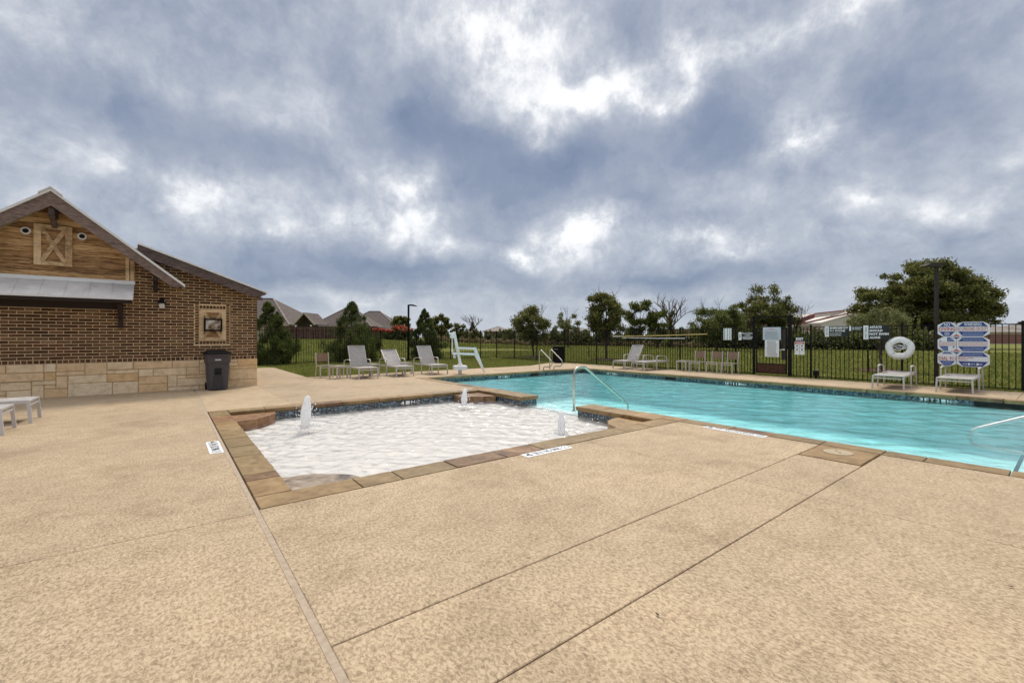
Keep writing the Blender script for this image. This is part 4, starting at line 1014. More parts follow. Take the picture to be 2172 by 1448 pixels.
make_lounger('sun_lounger', 'sun lounger with raised back under the long yellow pole', rad(58), (16.02, 12.75, 0), -math.pi/2)
make_lounger('sun_lounger', 'flat pale sun lounger next to the small table under the yellow pole', 0, (15.98, 11.72, 0), -math.pi/2-.06, SLINGL)
make_lounger('sun_lounger', 'flat pale sun lounger below the life ring', .02, (15.62, 3.25, 0), -math.pi/2+.03, SLINGL)
make_lounger('sun_lounger', 'flat pale sun lounger in front of the octagon warning board', 0, (15.94, 1.99, 0), -math.pi/2, SLINGL)
make_lounger('sun_lounger', 'end of a silver lounger nearest the stone wall at the left edge', rad(50), (-1.80, 11.08, 0), math.pi/2, SLING, SILVER)
make_lounger('sun_lounger', 'end of a silver lounger cut off by the left edge, nearer the camera', rad(50), (-1.91, 10.02, 0), math.pi/2, SLING, SILVER)

def make_chair(label, loc, rz):
    """local: front at -y"""
    T = thing('patio_chair', label, 'chair', loc, rz, 'brown woven patio chairs'); hw = .215
    for s in (-1, 1):
        MB().bar((s*hw,-.22,.43),(s*hw,-.235,0),.03,.034).build('leg', FURN, T)
        m = MB(); m.bar((s*hw,.22,.40),(s*(hw+.005),.275,0),.026,.034); m.bar((s*hw,.22,.40),(s*hw,.275,.875),.026,.034); m.build('leg', FURN, T)
        MB().bar((s*hw,-.22,.425),(s*hw,.22,.405),.026,.034).build('side_rail', FURN, T)
    MB().bar((-hw,-.22,.43),(hw,-.22,.43),.026,.026).build('front_rail', FURN, T)
    MB().bar((-hw,-.222,.355),(hw,-.222,.355),.02,.026).build('stretcher', FURN, T)
    m = MB(); m.add([(-hw+.01,-.2,.44),(hw-.01,-.2,.44),(hw-.01,.2,.425),(-hw+.01,.2,.425),(-hw+.01,-.2,.43),(hw-.01,-.2,.43),(hw-.01,.2,.415),(-hw+.01,.2,.415)],[(0,1,2,3),(4,7,6,5),(0,4,5,1),(2,6,7,3)])
    m.build('seat', WEAVE, T)
    m = MB(); m.add([(-hw+.01,.228,.555),(hw-.01,.228,.555),(hw-.01,.262,.85),(-hw+.01,.262,.85),(-hw+.01,.238,.555),(hw-.01,.238,.555),(hw-.01,.272,.85),(-hw+.01,.272,.85)],[(0,1,2,3),(4,7,6,5),(0,4,5,1),(2,6,7,3),(0,3,7,4),(1,5,6,2)])
    m.build('backrest', WEAVE, T); return T
ch = make_chair('brown woven chair alone at the left end of the left loungers', (4.43, 16.62, 0), .05)
copy_tree(ch, (17.40, 9.80, 0), -math.pi/2+.0, 'brown woven chair beside the small table, first of three by the fence')
copy_tree(ch, (17.38, 9.05, 0), -math.pi/2+.03, 'middle brown woven chair of the three by the fence')
copy_tree(ch, (17.34, 8.42, 0), -math.pi/2-.03, 'brown woven chair nearest the gate')

def make_table(label, loc, rz):
    T = thing('side_table', label, 'table', loc, rz, 'low side tables'); h = .225
    m = MB(); m.bbox(-h, h, -h, h, .425, .445, .006); m.build('tabletop', TTOP, T)
    for x in (-1, 1):
        for y in (-1, 1): MB().box(x*h-.0 if x < 0 else h-.04, x*h+.04 if x < 0 else h, y*h if y < 0 else h-.04, y*h+.04 if y < 0 else h, 0, .424).build('leg', FURN, T)
    for y in (-1, 1):
        MB().box(-h+.04, h-.04, y*(h-.012)-.01, y*(h-.012)+.01, .385, .424).build('apron', FURN, T)
        MB().box(y*(h-.012)-.01, y*(h-.012)+.01, -h+.04, h-.04, .385, .424).build('apron', FURN, T)
    return T
tb_ = make_table('low side table between the lone chair and the upright lounger', (4.70, 15.88, 0), .35)
copy_tree(tb_, (5.97, 16.20, 0), .25, 'low side table between the upright and the half lowered loungers')
copy_tree(tb_, (7.27, 16.22, 0), .2, 'low side table between the half lowered lounger and the one by the pool lift')
copy_tree(tb_, (17.32, 10.35, 0), 0, 'low side table beside the first of three brown chairs')

# wheeled bin -------------------------------------------------------------
T = thing('wheeled_bin', 'charcoal wheeled rubbish bin against the limestone wall', 'bin', (1.07, 14.50, 0), .0)
m = MB()
def ring(z, w, d, y=0, c=.06): return [(-w+c,-d+y,z),(w-c,-d+y,z),(w,-d+c+y,z),(w,d-c+y,z),(w-c,d+y,z),(-w+c,d+y,z),(-w,d-c+y,z),(-w,-d+c+y,z)]
lv = [(.03,.225,.235),(.30,.245,.255),(.74,.265,.275),(.745,.285,.295),(.93,.295,.305),(.935,.30,.315),(.975,.302,.318)]
vs = []; 
for z, w, d in lv: vs += ring(z, w, d)
fs = [(i*8+j, i*8+(j+1)%8, (i+1)*8+(j+1)%8, (i+1)*8+j) for i in range(len(lv)-1) for j in range(8)] + [tuple(range(8))[::-1]]
m.add(vs, fs); m.build('body', GREYP, T)
m = MB(); lv = [(.976,.315,.335,0),(1.0,.318,.34,0),(1.045,.28,.30,.01),(1.075,.19,.22,.02),(1.09,.08,.12,.03)]; vs = []
for z, w, d, y in lv: vs += ring(z, w, d, y, .08)
m.add(vs, [(i*8+j, i*8+(j+1)%8, (i+1)*8+(j+1)%8, (i+1)*8+j) for i in range(4) for j in range(8)] + [tuple(range(8))[::-1], tuple(range(32,40))]); m.build('lid', BLACK, T)
MB().box(-.075,.075,-.292,-.27,.42,.60).build('front_recess', DARK, T)
MB().box(-.11,.11,-.262,-.235,.03,.40).build('lower_panel', plain('dark_charcoal_plastic', (.035,.031,.033), .6), T)
MB().bar((-.075,-.285,.47),(.075,-.285,.47),.014,.014).build('lift_bar', LMETAL, T)
MB().box(-.07,.06,-.312,-.303,.81,.84).build('label_plate', WHITE, T)
m = MB(); r_ = random.Random(2); x = -.06
while x < .05: m.box(x, x+.010, -.314, -.3125, .816, .834); x += .019
m.build('label_print', GREYT, T, kind='stuff')
MB().box(-.15,.13,-.314,-.298,.905,.925).build('front_rib', GREYP, T)
for s in (-1, 1):
    m = MB(); m.tube([(s*.20,.24,.10),(s*.26,.24,.10)], .10, 16); m.build('wheel', BLACK, T)
m = MB(); m.tube([(-.2,.30,.98),(-.2,.37,1.0),(.2,.37,1.0),(.2,.30,.98)], .014, 8); m.build('handle', GREYP, T)
# black litter bin by the far fence
T = thing('litter_bin', 'tall square black litter bin by the fence near the ladder rails', 'bin', (17.28, 17.95, 0), 0)
MB().bbox(-.22,.22,-.22,.22,.04,.86,.01).build('body', BLACK, T); MB().bbox(-.25,.25,-.25,.25,.87,.93,.02).build('lid', BLACK, T); MB().box(-.18,.18,-.18,.18,0,.04).build('base', BLACK, T)
m = MB(); 
for k in range(6): m.box(-.2245,-.2205,.14-.055*k-.035,.14-.055*k,.75,.785)
m.build('lettering', GREYT, T, kind='stuff')

# pool lift -----------------------------------------------------------------
T = thing('pool_lift', 'white pool access lift with a slanting mast and a drop leg', 'pool lift', (8.95, 14.78, 0), -.30)
MB().lathe([(.07,0),(.07,.17)], (0,0,0), 16).build('socket', SILVER, T)
MB().bbox(-.25,.25,-.16,.16,.17,.34,.03).build('base_box', WMETAL, T)
MB().lathe([(.10,0),(.09,.06),(.05,.08)], (0,0,.34), 16).build('mast_collar', WMETAL, T)
MB().bar((.02,0,.36),(-.24,0,1.64),.075,.10).build('mast', WMETAL, T)
MB().bbox(-.38,-.26,-.08,.08,1.40,1.60,.02).build('control_box', OFFW, T)
m = MB(); m.tube([(-.31,0,1.40),(-.31,0,.90)], .018, 8); m.tube([(-.31,0,.98),(-.31,0,.86)], .032, 10); m.build('actuator', OFFW, T)
m = MB(); m.lathe([(.05,-.1),(.05,.1)], (-.22,-.0,.72), 12); m.build('motor_housing', LMETAL, T)
for y in (-.075, .075):
    MB().bar((-.15,y,1.02),(.62,y,.985),.03,.075).build('upper_arm', WMETAL, T)
    MB().bar((-.30,y,.81),(.64,y,.76),.03,.085).build('lower_arm', WMETAL, T)
MB().prism([(.565,1.04),(.64,1.02),(.98,.12),(.99,.03),(.93,.10),(.60,.70)], -.055, .055, 'y').build('drop_leg', WMETAL, T)
m = MB()
for x, z in ((-.15,1.02),(.60,.985),(-.1,.80),(.64,.76)): m.tube([(x,-.10,z),(x,.10,z)], .028, 10)
m.build('pivot_bolt', LMETAL, T)

# handrails -------------------------------------------------------------------
def arc(c, r, a0, a1, n, pl):   # arc in the plane spanned by pl=(u,v)
    return [tuple(c[i]+r*(math.cos(a0+(a1-a0)*k/n)*pl[0][i]+math.sin(a0+(a1-a0)*k/n)*pl[1][i]) for i in range(3)) for k in range(n+1)]
T = thing('pool_handrail', 'bent steel handrail leading down from the wading pool into the main pool', 'handrail', (7.30, 7.08, 0))
px_ = (1,0,0); pz = (0,0,1)
P = [(0,0,-.26),(0,0,.58)] + arc((.15,0,.58), .15, math.pi, math.pi*.62, 6, (px_, pz)) + [(.25,0,.742)] + arc((.32,0,.60), .14, math.pi*.55, math.pi*.30, 4, (px_, pz)) + [(1.72,0,-.12),(1.95,0,-.28),(1.97,0,-.9)]
MB().tube(P, .027, 12).build('rail', STEEL, T, smooth=True)
MB().lathe([(.055,-.255),(.055,-.235),(.03,-.23)], (0,0,0), 16).build('flange', STEEL, T)
T = thing('pool_handrail', 'pale steel handrail rising out of the water at the right edge', 'handrail', (10.96, 1.08, 0))
P = [(0,-.78,-.60),(0,-.78,-.50),(0,-.70,-.46),(0,-.05,-.44),(0,.07,-.40),(0,.11,-.30),(0,.06,-.17),(0,-.02,-.12),(0,-.12,-.07),(0,-1.5,.62),(0,-1.72,.70),(0,-1.86,.62),(0,-1.88,.50),(0,-1.88,0)]
MB().tube(P, .027, 12).build('rail', SILVER, T, smooth=True)
def grab(x, y, label):
    T = thing('ladder_handrail', label, 'handrail', (x, y, 0), 0, 'curled ladder rails at the back edge of the pool')
    P = [(0,0,0),(0,0,.74)] + [(0,-.10+.10*math.cos(a),.74+.12*math.sin(a)) for a in np.linspace(0, math.pi*.72, 7)] + \
        [(0,-.72,.46),(0,-.80,.38),(0,-.82,.30),(0,-.76,.20),(0,-.66,.15),(0,-.36,.14),(0,-.29,.11),(0,-.27,.05),(0,-.27,0)]
    MB().tube(P, .024, 12).build('rail', STEEL, T, smooth=True)
    for yy_ in (0, -.27): MB().lathe([(.045,0),(.045,.012),(.028,.018)], (0,yy_,.0045), 14).build('flange', STEEL, T)
grab(13.0, 14.72, 'left of the two curled steel ladder rails at the back of the pool')
grab(13.62, 14.72, 'right of the two curled steel ladder rails, in front of the black bin')

# depth markers -----------------------------------------------------------------
def marker(label, loc, rz, n, chars, small, s=.152):
    """a row of white tiles flat on the deck, reading along local +x"""
    T = thing('depth_marker', label, 'depth marker', loc, rz, 'white depth marker tiles')
    for k in range(n): MB().bbox(k*s+.0015, (k+1)*s-.0015, 0, s-.002, 0, .004, .0015).build('tile', WHITE, T)
    def fl(t, x0, x1, y0, y1):
        v, f = text_me(t, .012); MB().add([(x0+(x1-x0)*a[0], y0+(y1-y0)*a[1], .0052) for a in v], f).build('lettering', SBLK, T)
    for t, a, b in chars: fl(t, a*s, b*s, .022, s-.022)
    for t, a, b, y0, y1 in small: fl(t, a*s, b*s, y0*s, y1*s)
    m = MB(); cx, cy, R = (n-.5)*s, s*.5, .052; nn = 20
    m.add([(cx+r*math.cos(6.2832*j/nn), cy+r*math.sin(6.2832*j/nn), .0052) for r in (R, R-.008) for j in range(nn)], [(j,(j+1)%nn,nn+(j+1)%nn,nn+j) for j in range(nn)])
    m.add([(cx-.034,cy-.04,.0056),(cx-.028,cy-.046,.0056),(cx+.034,cy+.04,.0056),(cx+.028,cy+.046,.0056)],[(0,1,2,3)]); m.build('no_diving_symbol', SBLK, T)
marker('white 4 IN NO DIVING tiles beside the near coping of the wading pool', (3.38, 4.03, .001), 0, 5, [('4',.15,.8),('IN',1.1,1.85)], [('NO',2.15,2.85,.15,.85),('DIVING',3.0,3.95,.2,.8)])
marker('white 4 IN NO DIVING tiles beside the left coping of the wading pool', (.405, 7.30, .001), -math.pi/2, 5, [('4',.15,.8),('IN',1.1,1.85)], [('NO',2.15,2.85,.15,.85),('DIVING',3.0,3.95,.2,.8)])
marker('white 3 FT NO DIVING tiles by the near edge of the main pool', (6.69, 3.68, .001), -math.pi/2, 6, [('3',.15,.85),('FT',1.15,1.9)], [('NO',2.15,2.85,.15,.85),('DIVING',3.0,4.9,.2,.8)])
def wall_marker(label, loc, rz, s, w, h=.115):
    T = thing('depth_marker', label, 'depth marker', loc, rz, 'depth tiles set in the waterline band')
    n = len(s); tw = w/n
    for k, c in enumerate(s):
        MB().box(k*tw+.001, (k+1)*tw-.001, 0, .006, 0, h).build('tile', SBLK, T)
        if c == ' ': continue
        if c == 'O':
            m = MB(); cx, cz, R = (k+.5)*tw, h*.5, min(tw, h)*.42; nn = 18
            m.add([(cx+r*math.cos(6.2832*j/nn), -.001, cz+r*math.sin(6.2832*j/nn)) for r in (R, R*.82) for j in range(nn)], [(j,(j+1)%nn,nn+(j+1)%nn,nn+j) for j in range(nn)])
            m.bar((cx-R*.7,-.001,cz-R*.7),(cx+R*.7,-.001,cz+R*.7),.009,.001,(0,1,0)); m.build('no_diving_symbol', WHITE, T); continue
        m = MB(); text_into(m, c, (k+.25 if c == '1' else k+.12)*tw, (k+.6 if c == '1' else k+.88)*tw, .018, h-.015, -.001, .02); m.build('lettering', WHITE, T)
fx = 15.097
wall_marker('3 FT 2 IN depth tiles on the far pool wall at the right', (fx, onx(1948, fx), -.20), -math.pi/2, '3FT2INO', onx(1948, fx)-onx(2032, fx))
wall_marker('3 FT 11 IN depth tiles on the far pool wall below the gate', (fx, onx(1536, fx), -.20), -math.pi/2, '3FT11INO', onx(1536, fx)-onx(1584, fx))
wall_marker('4 FT 2 IN depth tiles on the far pool wall under the yellow pole', (fx, onx(1286, fx), -.20), -math.pi/2, '4FT2INO', onx(1286, fx)-onx(1312, fx))
wall_marker('3 FT 6 IN depth tiles on the back pool wall right of the lift', (back_x(1056), 14.067, -.20), 0, '3FT6INO', back_x(1082)-back_x(1056))
wall_marker('4 IN depth tiles on the far wall of the wading pool', (4.35, 9.935, -.20), 0, '4INO', .55)
# small things at the fence foot
T = thing('valve_box', 'small black irrigation box on a post at the foot of the fence', 'utility box', (17.72, 5.62, 0))
MB().bbox(-.06,.06,-.07,.07,.10,.27,.01).build('box', BLACK, T); MB().box(-.03,.03,-.03,.03,0,.10).build('stem', BLACK, T); MB().bbox(-.07,.07,-.08,.08,.27,.29,.008).build('lid', GREYP, T)
def stake(x, y, h, lx, label):
    T = thing('tree_stake', label, 'stake', (x, y, terr(x, y)), 0, 'leaning stakes beside young trees')
    MB().tube([(0,0,-.1),(lx,0,h)], .022, 6).build('stake', BLACK, T); MB().tube([(lx,0,h*.98),(lx*1.04,0,h*1.03)], .026, 6).build('stake_cap', RUSTK, T)

# ================================================================== PLANTS
def leaves(name, mat, centres, radii, counts, size, parent, seed, shell=.55, squash=.8, updir=None, asp=.55):
    r = np.random.default_rng(seed); P = []; Dr = []
    for (c, rr, n) in zip(centres, radii, counts):
        d = r.normal(size=(n,3)); d /= np.linalg.norm(d, axis=1, keepdims=True)
        q = rr*(shell + (1-shell)*r.random((n,1)))*(.62+.72*r.random((n,1))); p = d*q; p[:,2] *= squash
        P.append(p + np.array(c)); Dr.append(d)
    P = np.concatenate(P); Dr = np.concatenate(Dr); n = len(P)
    a = r.normal(size=(n,3)); 
    if updir is not None: a = a*.35 + Dr*updir[0] + np.array([0,0,updir[1]])
    a /= np.linalg.norm(a, axis=1, keepdims=True)
    b = np.cross(a, r.normal(size=(n,3))); b /= np.linalg.norm(b, axis=1, keepdims=True)
    s = size*(.6+.8*r.random((n,1))); a = a*s; b = b*s*asp
    V = np.stack([P-a, P+b*.9, P+a, P-b*.9], 1).reshape(-1,3); F = np.arange(4*n).reshape(-1,4)
    return link(name, arr_mesh(name, V, F, mat), parent)
def limb(m, p, q, r0, r1, seed, seg=5, wob=.08):
    rr = random.Random(seed); p, q = Vector(p), Vector(q); L_ = (q-p).length; P = []
    for i in range(seg+1):
        t = i/seg; P.append(p.lerp(q, t) + Vector((rr.uniform(-1,1), rr.uniform(-1,1), rr.uniform(-1,1)))*wob*L_*(0 if i in (0, seg) else .5) + Vector((0,0,.10*L_*math.sin(math.pi*t))))
    m.tube(P, [r0+(r1-r0)*i/seg for i in range(seg+1)], 7, False); return P
def twigs(m, p, d, L_, r, depth, rr):
    q = p + d*L_; m.tube([p, (p+q)/2 + Vector((rr.uniform(-1,1),rr.uniform(-1,1),rr.uniform(-.3,1)))*L_*.08, q], [r, r*.8, r*.6], 5, False)
    if depth:
        for k in range(3 if depth > 1 else 2):
            e = (d + Vector((rr.uniform(-1,1),rr.uniform(-1,1),rr.uniform(-.35,.8)))*.75).normalized(); twigs(m, q if k else p.lerp(q, .6), e, L_*rr.uniform(.55,.8), r*.6, depth-1, rr)
def tree(label, base, h, w, clear, mat, seed, nclump=34, per=330, leaf=.075, trunk=.07, shape='round', bark=BARK, cr=.16, bare=0, lean=(0,0), cat='tree', group='trees beyond the fence', name='broadleaf_tree', squash=.75):
    rr = random.Random(seed); T = thing(name, label, cat, base, 0, group); hw = w/2; C0 = []; R0 = []
    zc = clear + (h-clear)*.5; hh = (h-clear)*.5
    while len(C0) < nclump:
        x, y, z = rr.uniform(-1,1), rr.uniform(-1,1), rr.uniform(-1,1)
        if shape == 'dome':
            if z < -.9: continue
            lim = math.sqrt(max(0, 1-((z+1)/2)**2.1)); q = math.hypot(x, y)
            if q > lim or q < lim*.25*rr.random(): continue
            k = rr.uniform(.9, 1.06)
        else:
            q = math.sqrt(x*x+y*y+z*z)
            if q > 1 or q < .35: continue
            if shape == 'cone' and math.hypot(x, y) > (1-z)*.55+.1: continue
            if shape == 'vase' and math.hypot(x, y) > .55+.45*z+.1: continue
            k = rr.uniform(.85, 1.12)
        C0.append((lean[0]*(z+1)+x*hw*.86*k, lean[1]*(z+1)+y*hw*.86*k, zc+z*hh*.86*k)); R0.append(w*cr*rr.uniform(.6, 1.25))
    m = MB(); top = (lean[0], lean[1], clear+(h-clear)*.55)
    limb(m, (0,0,-.2), top, trunk, trunk*.35, seed, 7, .05)
    for c in C0[::2]:
        t = min(.95, max(.25, (c[2]-clear*.4)/h*.8)); p0 = Vector((0,0,0)).lerp(Vector(top), t); limb(m, p0, c, trunk*.38, trunk*.07, rr.random(), 4)
    for k in range(bare):
        a = rr.uniform(0, 6.28); d = Vector((math.cos(a)*.35, math.sin(a)*.35, 1)).normalized(); twigs(m, Vector((lean[0]+hw*.35*math.cos(a), lean[1]+hw*.35*math.sin(a), h*.72)), d, h*.17, trunk*.22, 2, rr)
    m.build('trunk', bark, T, smooth=True)
    leaves('crown', mat, C0, R0, [int(per*(r/(w*cr))**2)+20 for r in R0], leaf, T, seed, .35, squash)
    return T
def at_g(u, v, z=0):
    d = FPX*(HC-z)/(v-HV); return at(u, d), d
def tree_at(label, u, d, vtop, wpx, mat, seed, clear_f=.25, **k):
    X, Y = at(u, d); z0 = terr(X, Y); h = zat(vtop, d)-z0; w = wpx*d/FPX
    return tree(label, (X, Y, z0), h, w, h*clear_f, mat, seed, **k)
tree_at('round dark green young tree just behind the fence, under which the yellow pole starts', 1286, 28.5, 612, 98, LF_OAK, 11, .30, nclump=60, per=330, leaf=.060, trunk=.085, cr=.13, bare=2)
tree_at('young dark tree with bare top twigs behind the litter bin', 1131, 32, 648, 86, LF_OAK, 12, .30, nclump=46, per=300, leaf=.06, trunk=.07, cr=.14, bare=5)
tree_at('thin olive tree with see-through crown right of the young dark tree', 1205, 58, 652, 60, LF_PALE, 13, .2, nclump=26, per=170, leaf=.10, trunk=.09, cr=.15, bare=4)
tree_at('leafy olive tree left of the bare headed tree', 1358, 55, 632, 72, LF_MID, 14, .12, nclump=34, per=330, leaf=.11, trunk=.12, cr=.15)
tree_at('slim green tree wrapped round the foot of the bare headed tree', 1396, 54, 650, 46, LF_MID, 15, .10, nclump=22, per=260, leaf=.11, trunk=.1, cr=.18)
tree_at('broad bushy tree right of the bare headed tree', 1520, 45, 636, 118, LF_MID, 16, .15, nclump=62, per=380, leaf=.085, trunk=.12, cr=.12, bare=3)
tree_at('tall loose tree rising behind the gate', 1632, 56, 600, 128, LF_OAK, 17, .16, nclump=64, per=260, leaf=.11, trunk=.2, cr=.11)
tree_at('dark leafy tree between the bushy tree and the gate', 1592, 52, 622, 86, LF_OAK, 18, .12, nclump=40, per=300, leaf=.10, trunk=.15, cr=.13)
tree_at('huge spreading oak behind the right hand lamp post', 1958, 60, 541, 288, LF_OAK, 19, .17, nclump=230, per=330, leaf=.155, trunk=.38, cr=.062, shape='dome', squash=.62, cat='tree')
tree_at('feathery pale young tree behind the life ring', 1868, 18.6, 652, 118, LF_PALE, 20, .48, nclump=34, per=200, leaf=.045, trunk=.045, cr=.14, bark=BARKL, bare=3)
for (l, u, d, vt, wp, mt, sd, kw) in (
  ('bushy green tree left of the black lamp post', 850, 66, 665, 44, LF_OAK, 31, dict(nclump=24, per=230, leaf=.13, cr=.17)),
  ('broken topped little tree at the left of the distant clump', 838, 72, 672, 30, LF_OAK, 32, dict(nclump=10, per=120, leaf=.13, cr=.2, bare=4)),
  ('light green tree right of the lamp post behind the juniper', 912, 64, 672, 40, LF_MID, 33, dict(nclump=22, per=230, leaf=.13, cr=.17)),
  ('dark tree standing over the fence left of the pool lift', 936, 60, 666, 42, LF_OAK, 34, dict(nclump=24, per=240, leaf=.12, cr=.17)),
  ('low ragged tree behind the top of the pool lift', 972, 62, 684, 34, LF_OAK, 35, dict(nclump=14, per=180, leaf=.12, cr=.2, bare=2)),
  ('rounded pale green tree on the horizon', 1076, 110, 695, 34, LF_PALE, 36, dict(nclump=16, per=160, leaf=.2, cr=.2)),
  ('small tree peeping over the roof of the furthest left house', 792, 120, 676, 22, LF_OAK, 37, dict(nclump=8, per=120, leaf=.2, cr=.24)),
  ('distant tree at the right edge of the view', 2166, 130, 672, 34, LF_OAK, 38, dict(nclump=14, per=160, leaf=.22, cr=.2))):
    tree_at(l, u, d, vt, wp, mt, sd, .12, trunk=.14, **kw)
# bare trees
def bare_tree(label, u, d, vtop, wpx, seed, r, ivy=0):
    X, Y = at(u, d); z0 = terr(X, Y); h = zat(vtop, d)-z0; rr = random.Random(seed); T = thing('bare_tree', label, 'tree', (X, Y, z0), 0, 'leafless trees'); m = MB()
    m.tube([(0,0,-.2),(r*.5,0,h*.25),(0,r*.5,h*.45)], [r, r*.75, r*.55], 8, False)
    for k in range(7):
        a = 6.28*k/7+rr.uniform(-.3,.3); e = wpx*d/FPX/h*.75*rr.uniform(.7,1.1); dd = Vector((math.cos(a)*e, math.sin(a)*e, rr.uniform(.6,1.2))).normalized()
        twigs(m, Vector((0,0,h*rr.uniform(.28,.45))), dd, h*.24, r*.34, 3, rr)
    m.build('trunk', BARKL, T, smooth=True)
    if ivy: leaves('ivy', LF_OAK, [(rr.uniform(-.4,.4), rr.uniform(-.4,.4), h*t) for t in np.linspace(.05,.62,12)], [ivy*(1-.5*t) for t in np.linspace(0,1,12)], [220]*12, .1, T, seed, .2, 1)
bare_tree('grey leafless tree with ivy up its trunk among the green trees', 1424, 56, 616, 110, 41, .26, .75)
bare_tree('small forked leafless tree right of the pool lift', 1003, 72, 660, 52, 42, .16, .5)
bare_tree('leafless side tree leaning out to the right of the gate tree', 1690, 55, 636, 70, 43, .14, .3)
# junipers
def juniper(label, u, v, vtop, wpx, seed, lean=0):
    (X, Y), d = at_g(u, v); h = zat(vtop, d); w = wpx*d/FPX; rr = random.Random(seed)
    T = thing('juniper', label, 'shrub', (X, Y, 0), 0, 'junipers on the back lawn'); Cn = []; Rn = []; n = 150
    for i in range(n):
        t = rr.random()**1.35; prof = (.72+.28*math.sin(min(1, t/.28)*math.pi/2) if t < .28 else (1-((t-.28)/.72))**.92)*.97+.03
        q = w/2*1.22*prof*rr.uniform(.35, .98); a = rr.uniform(0, 6.28); Cn.append((q*math.cos(a)+lean*t*t, q*math.sin(a), .08+t*h*.95)); Rn.append(w*.10*(1.15-.75*t)*rr.uniform(.7,1.3))
    for i in range(10): Cn.append((lean*(.92+.01*i)+rr.uniform(-.03,.03), rr.uniform(-.03,.03), h*(.82+.019*i))); Rn.append(.05)
    m = MB(); m.tube([(0,0,-.1),(0,0,h*.4),(lean,0,h*.97)], [.07,.05,.01], 7, False); m.build('trunk', BARK, T)
    leaves('foliage', LF_JUN, Cn, Rn, [240 if r > .06 else 60 for r in Rn], .052, T, seed, .3, 1.25, (.55, .9), .28)
juniper('dark juniper half hidden by the corner of the brick building', 578, 772, 641, 96, 51, -.25)
juniper('tall pointed juniper behind the upright lounger', 744, 766, 640, 112, 52, .08)
juniper('slimmer juniper right of the black lamp post', 904, 761, 655, 68, 53, -.12)
# red-tipped hedge shrubs
def shrub(label, u, d, vtop, vbot, wpx, mat, top, seed, name='red_tipped_shrub', group='red tipped shrubs along the wooden fence'):
    X, Y = at(u, d); z0 = terr(X, Y); h = max(.8, zat(vtop, d)-z0); w = wpx*d/FPX; rr = random.Random(seed); T = thing(name, label, 'shrub', (X, Y, z0), 0, group)
    Cn = [(rr.uniform(-.45,.45)*w, rr.uniform(-.4,.4)*w, rr.uniform(.12,.75)*h) for _ in range(22)]
    leaves('foliage', mat, Cn, [w*.17]*22, [170]*22, .09, T, seed, .3)
    if top: leaves('young_red_leaves', top, [(c[0]*1.05, c[1], h*rr.uniform(.78, .98)) for c in Cn[:13]], [w*.12]*13, [70]*13, .08, T, seed+1, .2)
    MB().tube([(0,0,-.1),(0,0,h*.5)], [.05,.02], 6, False).build('trunk', BARK, T)
for k, (u, vt) in enumerate(((803,697),(826,699),(848,692),(866,697))):
    shrub(('dark shrub with red tips at the end of the wooden fence','low shrub with few red tips between its taller neighbours','tallest shrub with bright red new leaves','shrub with red tips just left of the lamp post')[k], u, 57, vt, 722, 30, LF_DK, LF_RED, 60+k)
# long hedges and weeds: nobody could count them
def band(u0, u1, d0, d1, z, w, dens, size, mat, seed, name, label, lo=.5):
    r = np.random.default_rng(seed); n = int(dens); t = r.random(n); u = u0+(u1-u0)*t; d = d0+(d1-d0)*t + r.normal(0, w/2.5, n)
    x = (u-1086)/FPX*d; X = RT[0]*x+FW[0]*d; Y = RT[1]*x+FW[1]*d
    top = z*(lo+(1-lo)*(.5+.5*np.sin(t*37+seed)*np.cos(t*91+2*seed)))*(.85+.3*r.random(n)); Z = np.array([terr(a, b) for a, b in zip(X, Y)]) + top*np.sqrt(r.random(n))
    P = np.stack([X, Y, Z], 1); a = r.normal(size=(n,3)); a[:,2] += .6; a /= np.linalg.norm(a, axis=1, keepdims=True)
    b = np.cross(a, r.normal(size=(n,3))); b /= np.linalg.norm(b, axis=1, keepdims=True); s = size*(.6+.8*r.random((n,1)))
    V = np.stack([P-a*s, P+b*s*.55, P+a*s, P-b*s*.55], 1).reshape(-1,3)
    o = link(name, arr_mesh(name, V, np.arange(4*n).reshape(-1,4), mat)); tag(o, label, 'hedge' if 'hedge' in name else 'weeds', None, 'stuff')
band(1100, 1560, 75, 60, 2.6, 4, 30000, .20, LF_DK, 71, 'hedge_row', 'dark overgrown hedge row beyond the field in the middle')
band(1480, 1700, 60, 52, 2.6, 4, 20000, .17, LF_DK, 72, 'hedge_row', 'dark thicket behind the gate and the three chairs')
band(1690, 2010, 52, 50, 2.5, 4, 26000, .16, LF_DK, 73, 'hedge_row', 'dense bushes beneath the huge oak')
band(1800, 1960, 49, 47, 3.3, 2, 7000, .15, LF_MID, 74, 'hedge_row', 'lighter green bushes in front of the oak', .25)
band(905, 1240, 74, 72, .95, 4, 26000, .12, WEEDS, 75, 'tall_weeds', 'strip of dry brown weeds at the far side of the field')
band(1240, 1500, 70, 58, .9, 3, 14000, .12, WEEDS, 76, 'tall_weeds', 'dry weeds in front of the middle hedge')
band(905, 1110, 130, 125, 3.2, 5, 14000, .3, LF_DK, 77, 'hedge_row', 'faint low line of trees on the horizon', .2)
band(2010, 2300, 150, 140, 3.0, 5, 10000, .3, LF_DK, 78, 'hedge_row', 'far hedge behind the right hand houses', .3)
